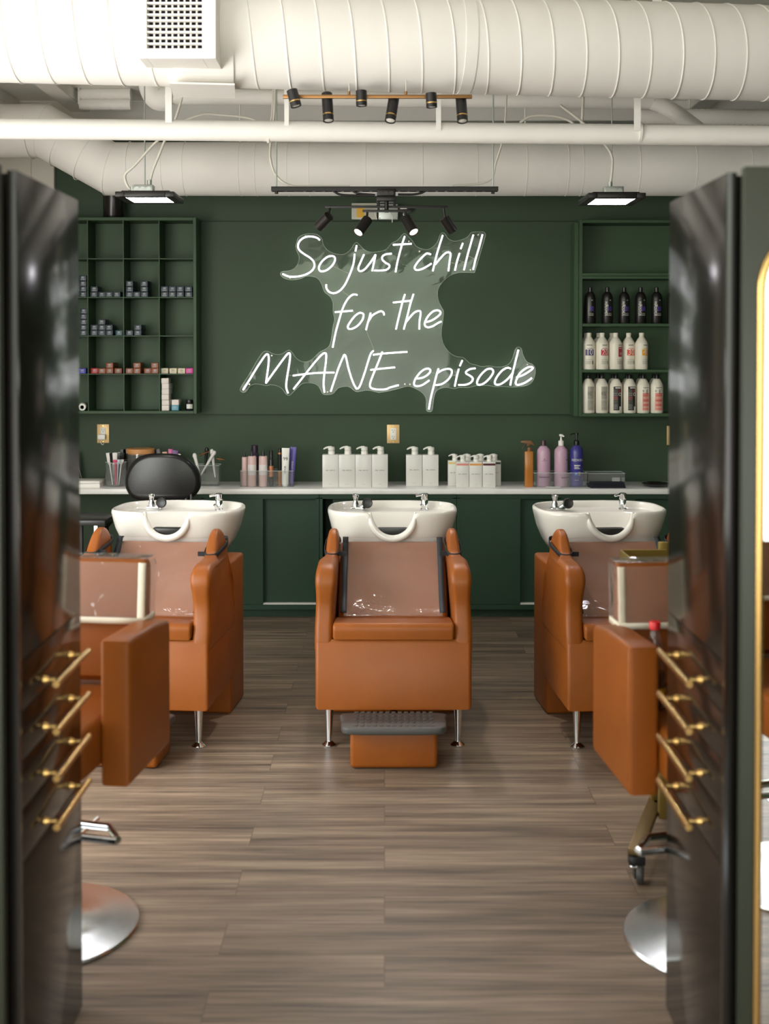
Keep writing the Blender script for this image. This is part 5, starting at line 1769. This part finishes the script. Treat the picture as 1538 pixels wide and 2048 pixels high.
# ================================================================== STYLING CHAIRS
def styling_chair(label):
    r_ = thing('styling_chair', label, 'salon chair', (0, 0, 0), 0, 'box-armed tan styling chairs')
    MB().lathe([(0, 0), (.268, 0), (.272, .004), (.268, .010), (.20, .018), (.09, .030), (.06, .05), (0, .05)], seg=72).build('round_base', mat('polished_base', '#d3d7d6', .24, 1.0, vary=.03), r_)
    MB().cyl((0, 0, .03), (0, 0, .36), .036, seg=24).cyl((0, 0, .36), (0, 0, .53), .027, seg=24).build('hydraulic_column', CHROME, r_)
    MB().tube(smooth([(.0, .03, .2), (.05, .12, .21), (.09, .2, .24)], 6), .008, 8).build('pump_pedal', CHROME, r_)
    MB().box(-.238, .238, -.295, .20, .527, .66, .022, 4).build('seat', LEATHER, r_)
    poly = [(-.18, .483), (-.18, .872), (-.165, .876), (.05, .868), (.175, .852), (.185, .84), (.185, .50), (.17, .483)]
    for sg in (-1, 1):
        x0, x1 = (.2385, .322) if sg > 0 else (-.322, -.2385)
        MB().prism(poly, x0, x1, 'x', .014, 4).build('armrest', LEATHER, r_)
    bp_ = [(.135, .69), (.150, .69), (.183, 1.012), (.198, 1.029), (.220, 1.027), (.235, 1.007), (.215, .69), (.20, .672), (.15, .672)]
    bk_ = MB().prism(bp_, -.25, .25, 'x', .015, 4).build('backrest', LEATHER, r_)
    MB().box(-.2, .2, .15, .175, .655, .684, .003).build('back_bar', STEEL, r_)
    # clear slip cover with cream binding

    def sh_(u, v):
        z = .855 + (1.022 - .855) * v
        y = .138 + (z - .69) * .101 - .010
        wv = .004 * noise.noise(Vector((u * 3 + z * 2, v * 3, 9))) + .003 * noise.noise(Vector((u * 2 + v * 9, v * 2, 3)))
        return ((u - .5) * .512, y + wv - (.0), z)
    cv = MB()
    cv.grid(sh_, 22, 16)
    cv.grid(lambda u, v: (-.256, sh_(0, v)[1] + u * .098, sh_(0, v)[2]), 3, 16)
    cv.grid(lambda u, v: (.256, sh_(1, v)[1] + u * .098, sh_(1, v)[2]), 3, 16)
    cv.grid(lambda u, v: ((u - .5) * .512, sh_(u, 1)[1] + v * .098, 1.032), 16, 3)
    cv = cv.build('clear_cover', COVER, r_, sharp=50)
    e_ = MB()
    for sg in (-1, 1):
        e_.grid(lambda u, v, sg=sg: (sg * (.256 - .022 * u), sh_(.5 + sg * .5, v)[1] - .003 - .0015 * math.sin(PI * u), sh_(0, v)[2]), 3, 18)
    e_.grid(lambda u, v: ((u - .5) * .515, .136 + (.855 - .69) * .101 - .014, .845 + .018 * v), 6, 2)
    for sg in (-1, 1):
        e_.grid(lambda u, v, sg=sg: (sg * .2575, .136 + (.855 - .69) * .101 - .014 + u * .1, .845 + .018 * v), 4, 2)
    ob_ = e_.build('cream_binding', CREAM_BIND, cv, sharp=60)
    md_ = ob_.modifiers.new('thick', 'SOLIDIFY')
    md_.thickness = .004
    # footrest loop
    zf = .395
    f_ = MB()
    pts_ = [(-.335, -.322, zf), (-.06, -.285, zf), (.06, -.285, zf), (.335, -.322, zf), (.334, -.315, zf), (.285, -.235, zf), (.06, -.20, zf), (-.06, -.20, zf), (-.285, -.235, zf), (-.334, -.315, zf)]
    f_.tube(pts_, .0105, 10, loop=True)
    for sg in (-1, 1):
        f_.tube(smooth([(sg * .06, -.22, zf), (sg * .06, -.19, zf + .01), (sg * .055, -.15, .50), (sg * .05, -.10, .535)], 5), .0105, 10)
    f_.build('footrest', CHROME, r_)
    return r_


sty = styling_chair('tan styling chair with clear cream-edged back cover beside the black station with silver base')
sty.location = (-.977, 3.40, 0)
sty.rotation_euler = (0, 0, math.radians(-7))
sty2 = dup(sty, (.943, 3.325, 0), math.radians(5), 'tan styling chair holding a red capped bottle, before the brass trolley')
sty3 = dup(sty, (1.30, 1.15, 0), math.radians(172), 'tan styling chair reflected in the gold rimmed mirror')

# cola bottle on the seat
root = thing('soda_bottle', 'clear soda bottle with a red cap standing on the styling chair seat', 'bottle', (.747, 3.30, .6605))
MB().lathe([(0, 0), (.026, 0), (.030, .006), (.030, .05), (.0275, .07), (.030, .09), (.031, .14), (.027, .165), (.016, .20), (.0125, .212), (.0125, .222), (0, .222)], seg=28).build('bottle_wall', GLASSY, root)
MB().lathe([(0, .004), (.0275, .006), (.0275, .05), (.0255, .07), (.0275, .09), (.0275, .10), (0, .10)], seg=24).build('cola', M('cola', '#2a0d0c', .1), root)
MB().lathe([(0, .222), (.0125, .218), (.0155, .219), (.0155, .238), (.0145, .240), (0, .240)], seg=24).build('cap', M('red_cap', '#d81f26', .35), root)
MB().lathe([(.0303, .04), (.0305, .04), (.0305, .06), (.0303, .06), (.0303, .04)], seg=28).build('label_band', M('yellow_label', '#d8a51f', .4), root)

# ================================================================== BRASS TROLLEY
tx, ty = 1.03, 3.98
root = thing('rolling_trolley', 'brass framed rolling trolley with a rimmed tray behind the styling chair', 'trolley', (tx, ty, 0))
ztr = P(1240, 1112, 4.14).z + .022
x0 = P(1240, 1112, 4.14).x - tx
q = MB()
x1 = x0 + .42
y0, y1 = -.16, .165
for (a0, a1, b0, b1) in ((x0, x1, y1 - .006, y1), (x0, x1, y0, y0 + .006), (x0, x0 + .006, y0, y1), (x1 - .006, x1, y0, y1)):
    q.box(a0, a1, b0, b1, ztr - .052, ztr, .001, 1)
q.build('tray_rim', BRASS_OLIVE, root)
MB().box(x0 + .006, x1 - .006, y0 + .006, y1 - .006, ztr - .052, ztr - .046).build('tray_floor', mat('bronze_tray_floor', '#7d6a3d', .4, .6), root)
MB().box(x0 + .14, x0 + .19, .18, .20, ztr - .05, ztr + .022, .002).box(x0 + .14, x0 + .19, .165, .18, ztr - .05, ztr - .03).build('tray_handle', BRASS_OLIVE, root)
for yy in (-.02, .10):
    MB().box(-.115, -.07, yy, yy + .03, .09, ztr - .053, .002).build('post', BRASS_OLIVE, root)
q = MB()


def beam(p0, p1, w_, h_):
    p0, p1 = Vector(p0), Vector(p1)
    d = (p1 - p0)
    L = d.length
    mtx = Matrix.Translation(p0) @ Matrix.Rotation(math.atan2(d.y, d.x), 4, 'Z')
    return MB().box(0, L, -w_ / 2, w_ / 2, 0, h_, .003).xform(mtx)


q.add(beam((-.255, -.30, .085), (-.06, .22, .085), .045, .022))
q.add(beam((.30, -.24, .085), (.12, .22, .085), .045, .022))
q.box(-.11, .17, .08, .12, .085, .107, .002)
q.build('base_beam', mat('bronze_metal', '#7d6844', .4, .7), root)
for (x, y) in ((-.255, -.30), (-.06, .22), (.30, -.24), (.12, .22)):
    k = MB().cyl((x, y, .055), (x, y, .086), .008, seg=10).box(x - .02, x + .03, y - .014, y + .018, .060, .086, .003).box(x - .004, x + .004, y - .016, y + .016, .02, .064)
    cs = k.build('caster', BLACK_PL, root)
    MB().lathe([(0, -.010), (.028, -.010), (.031, -.006), (.031, .006), (.028, .010), (0, .010)], seg=28).xform(Matrix.Translation((x + .016, y, .031)) @ Matrix.Rotation(PI / 2, 4, 'Y') @ Matrix.Rotation(.3, 4, 'X')).build('wheel', RUBBER, cs)
    MB().box(x - .018, x + .006, y - .0165, y - .0135, .052, .062, .001).build('brake_tab', CHROME, cs)

# ================================================================== STYLING STATIONS (foreground cabinets)
def station(label, sg, xin, ztop_, mirror):
    Yn, Yf_ = 2.475, 2.974
    W2 = .66
    r_ = thing('styling_station', label, 'cabinet', (sg * xin, (Yn + Yf_) / 2, 0))
    d2 = (Yf_ - Yn) / 2

    def bx(m_, xi, xo, *rest, bev=0):
        a_, b_ = sg * xi, sg * xo
        m_.box(min(a_, b_), max(a_, b_), *rest, bev)
        return m_
    q = MB()
    bx(q, .0195, W2, -d2 + .012, d2, .012, ztop_ - .005)
    bx(q, .0, .0195, -d2, -d2 + .012, .012, ztop_)
    q.build('carcass', LAMINATE, r_)
    bx(MB(), .05, W2 - .05, -d2 + .05, d2 - .05, 0, .012).build('plinth', BLACK, r_)
    gaps = [.575, .687, .79, .895, 1.0]
    bx(MB(), 0, .019, -d2 + .013, d2, 1.002, ztop_, bev=.001).build('tall_door', LAMINATE, r_)
    bx(MB(), 0, .019, -d2 + .013, d2, .006, .573, bev=.001).build('lower_door', LAMINATE, r_)
    for i in range(4):
        dr = bx(MB(), 0, .019, -d2 + .013, d2, gaps[i] + .0012, gaps[i + 1] - .0012, bev=.0008).build('drawer', LAMINATE, r_)
        zh = [.600, .708, .812, .917][i]
        yc_ = 2.762 - (Yn + Yf_) / 2
        h_ = MB()
        h_.cyl((-sg * .036, yc_ - .145, zh), (-sg * .036, yc_ + .145, zh), .0078, seg=14)
        for yy in (-.108, .108):
            h_.cyl((-sg * .036, yc_ + yy, zh), (0, yc_ + yy, zh), .0056, seg=12)
            h_.cyl((-sg * .0002, yc_ + yy, zh), (-sg * .010, yc_ + yy, zh), .010, .007, 14)
        h_.build('handle', BRASS, dr)
    # mirror board standing in front, towards the chair
    q = MB()
    bx(q, .022, W2 + .03, -d2 - .045, -d2 - .020, .04, ztop_ + .006, bev=.002)
    mb = q.build('mirror_board', BOARD, r_)
    q = MB()
    bx(q, .034, W2, -d2 - .020, -d2, .06, ztop_ - .03)
    q.build('spacer', BLACK, r_)
    if mirror:
        x0, x1, z0, z1, rc = mirror
        yb_ = -d2 - .0455
        out_ = []
        for (cx_, cz_, a0) in ((x1 - rc, z1 - rc, 0), (x0 + rc, z1 - rc, 90), (x0 + rc, z0 + rc, 180), (x1 - rc, z0 + rc, 270)):
            for k in range(13):
                a_ = math.radians(a0 + 90 * k / 12)
                out_.append((cx_ + rc * math.cos(a_), cz_ + rc * math.sin(a_)))
        g_ = MB().prism([(sg * p[0], p[1]) for p in out_], yb_ - .004, yb_, 'y')
        gm = g_.build('mirror_glass', mat('mirror_silver', '#f4f5f3', .015, 1.0, vary=0), r_)
        MB().tube([(sg * p[0], yb_ - .006, p[1]) for p in out_], .0085, 10, loop=True).build('gold_rim', BRASS, gm)
    return r_


station('black glossy styling station with brass bar handles beside the silver-based styling chair', -1, .757, 2.02, (.10, .66, .12, 1.93, .14))
station('black glossy styling station with brass bar handles and gold rimmed mirror', 1, .705, 2.015, (.055, .62, .12, 1.91, .14))
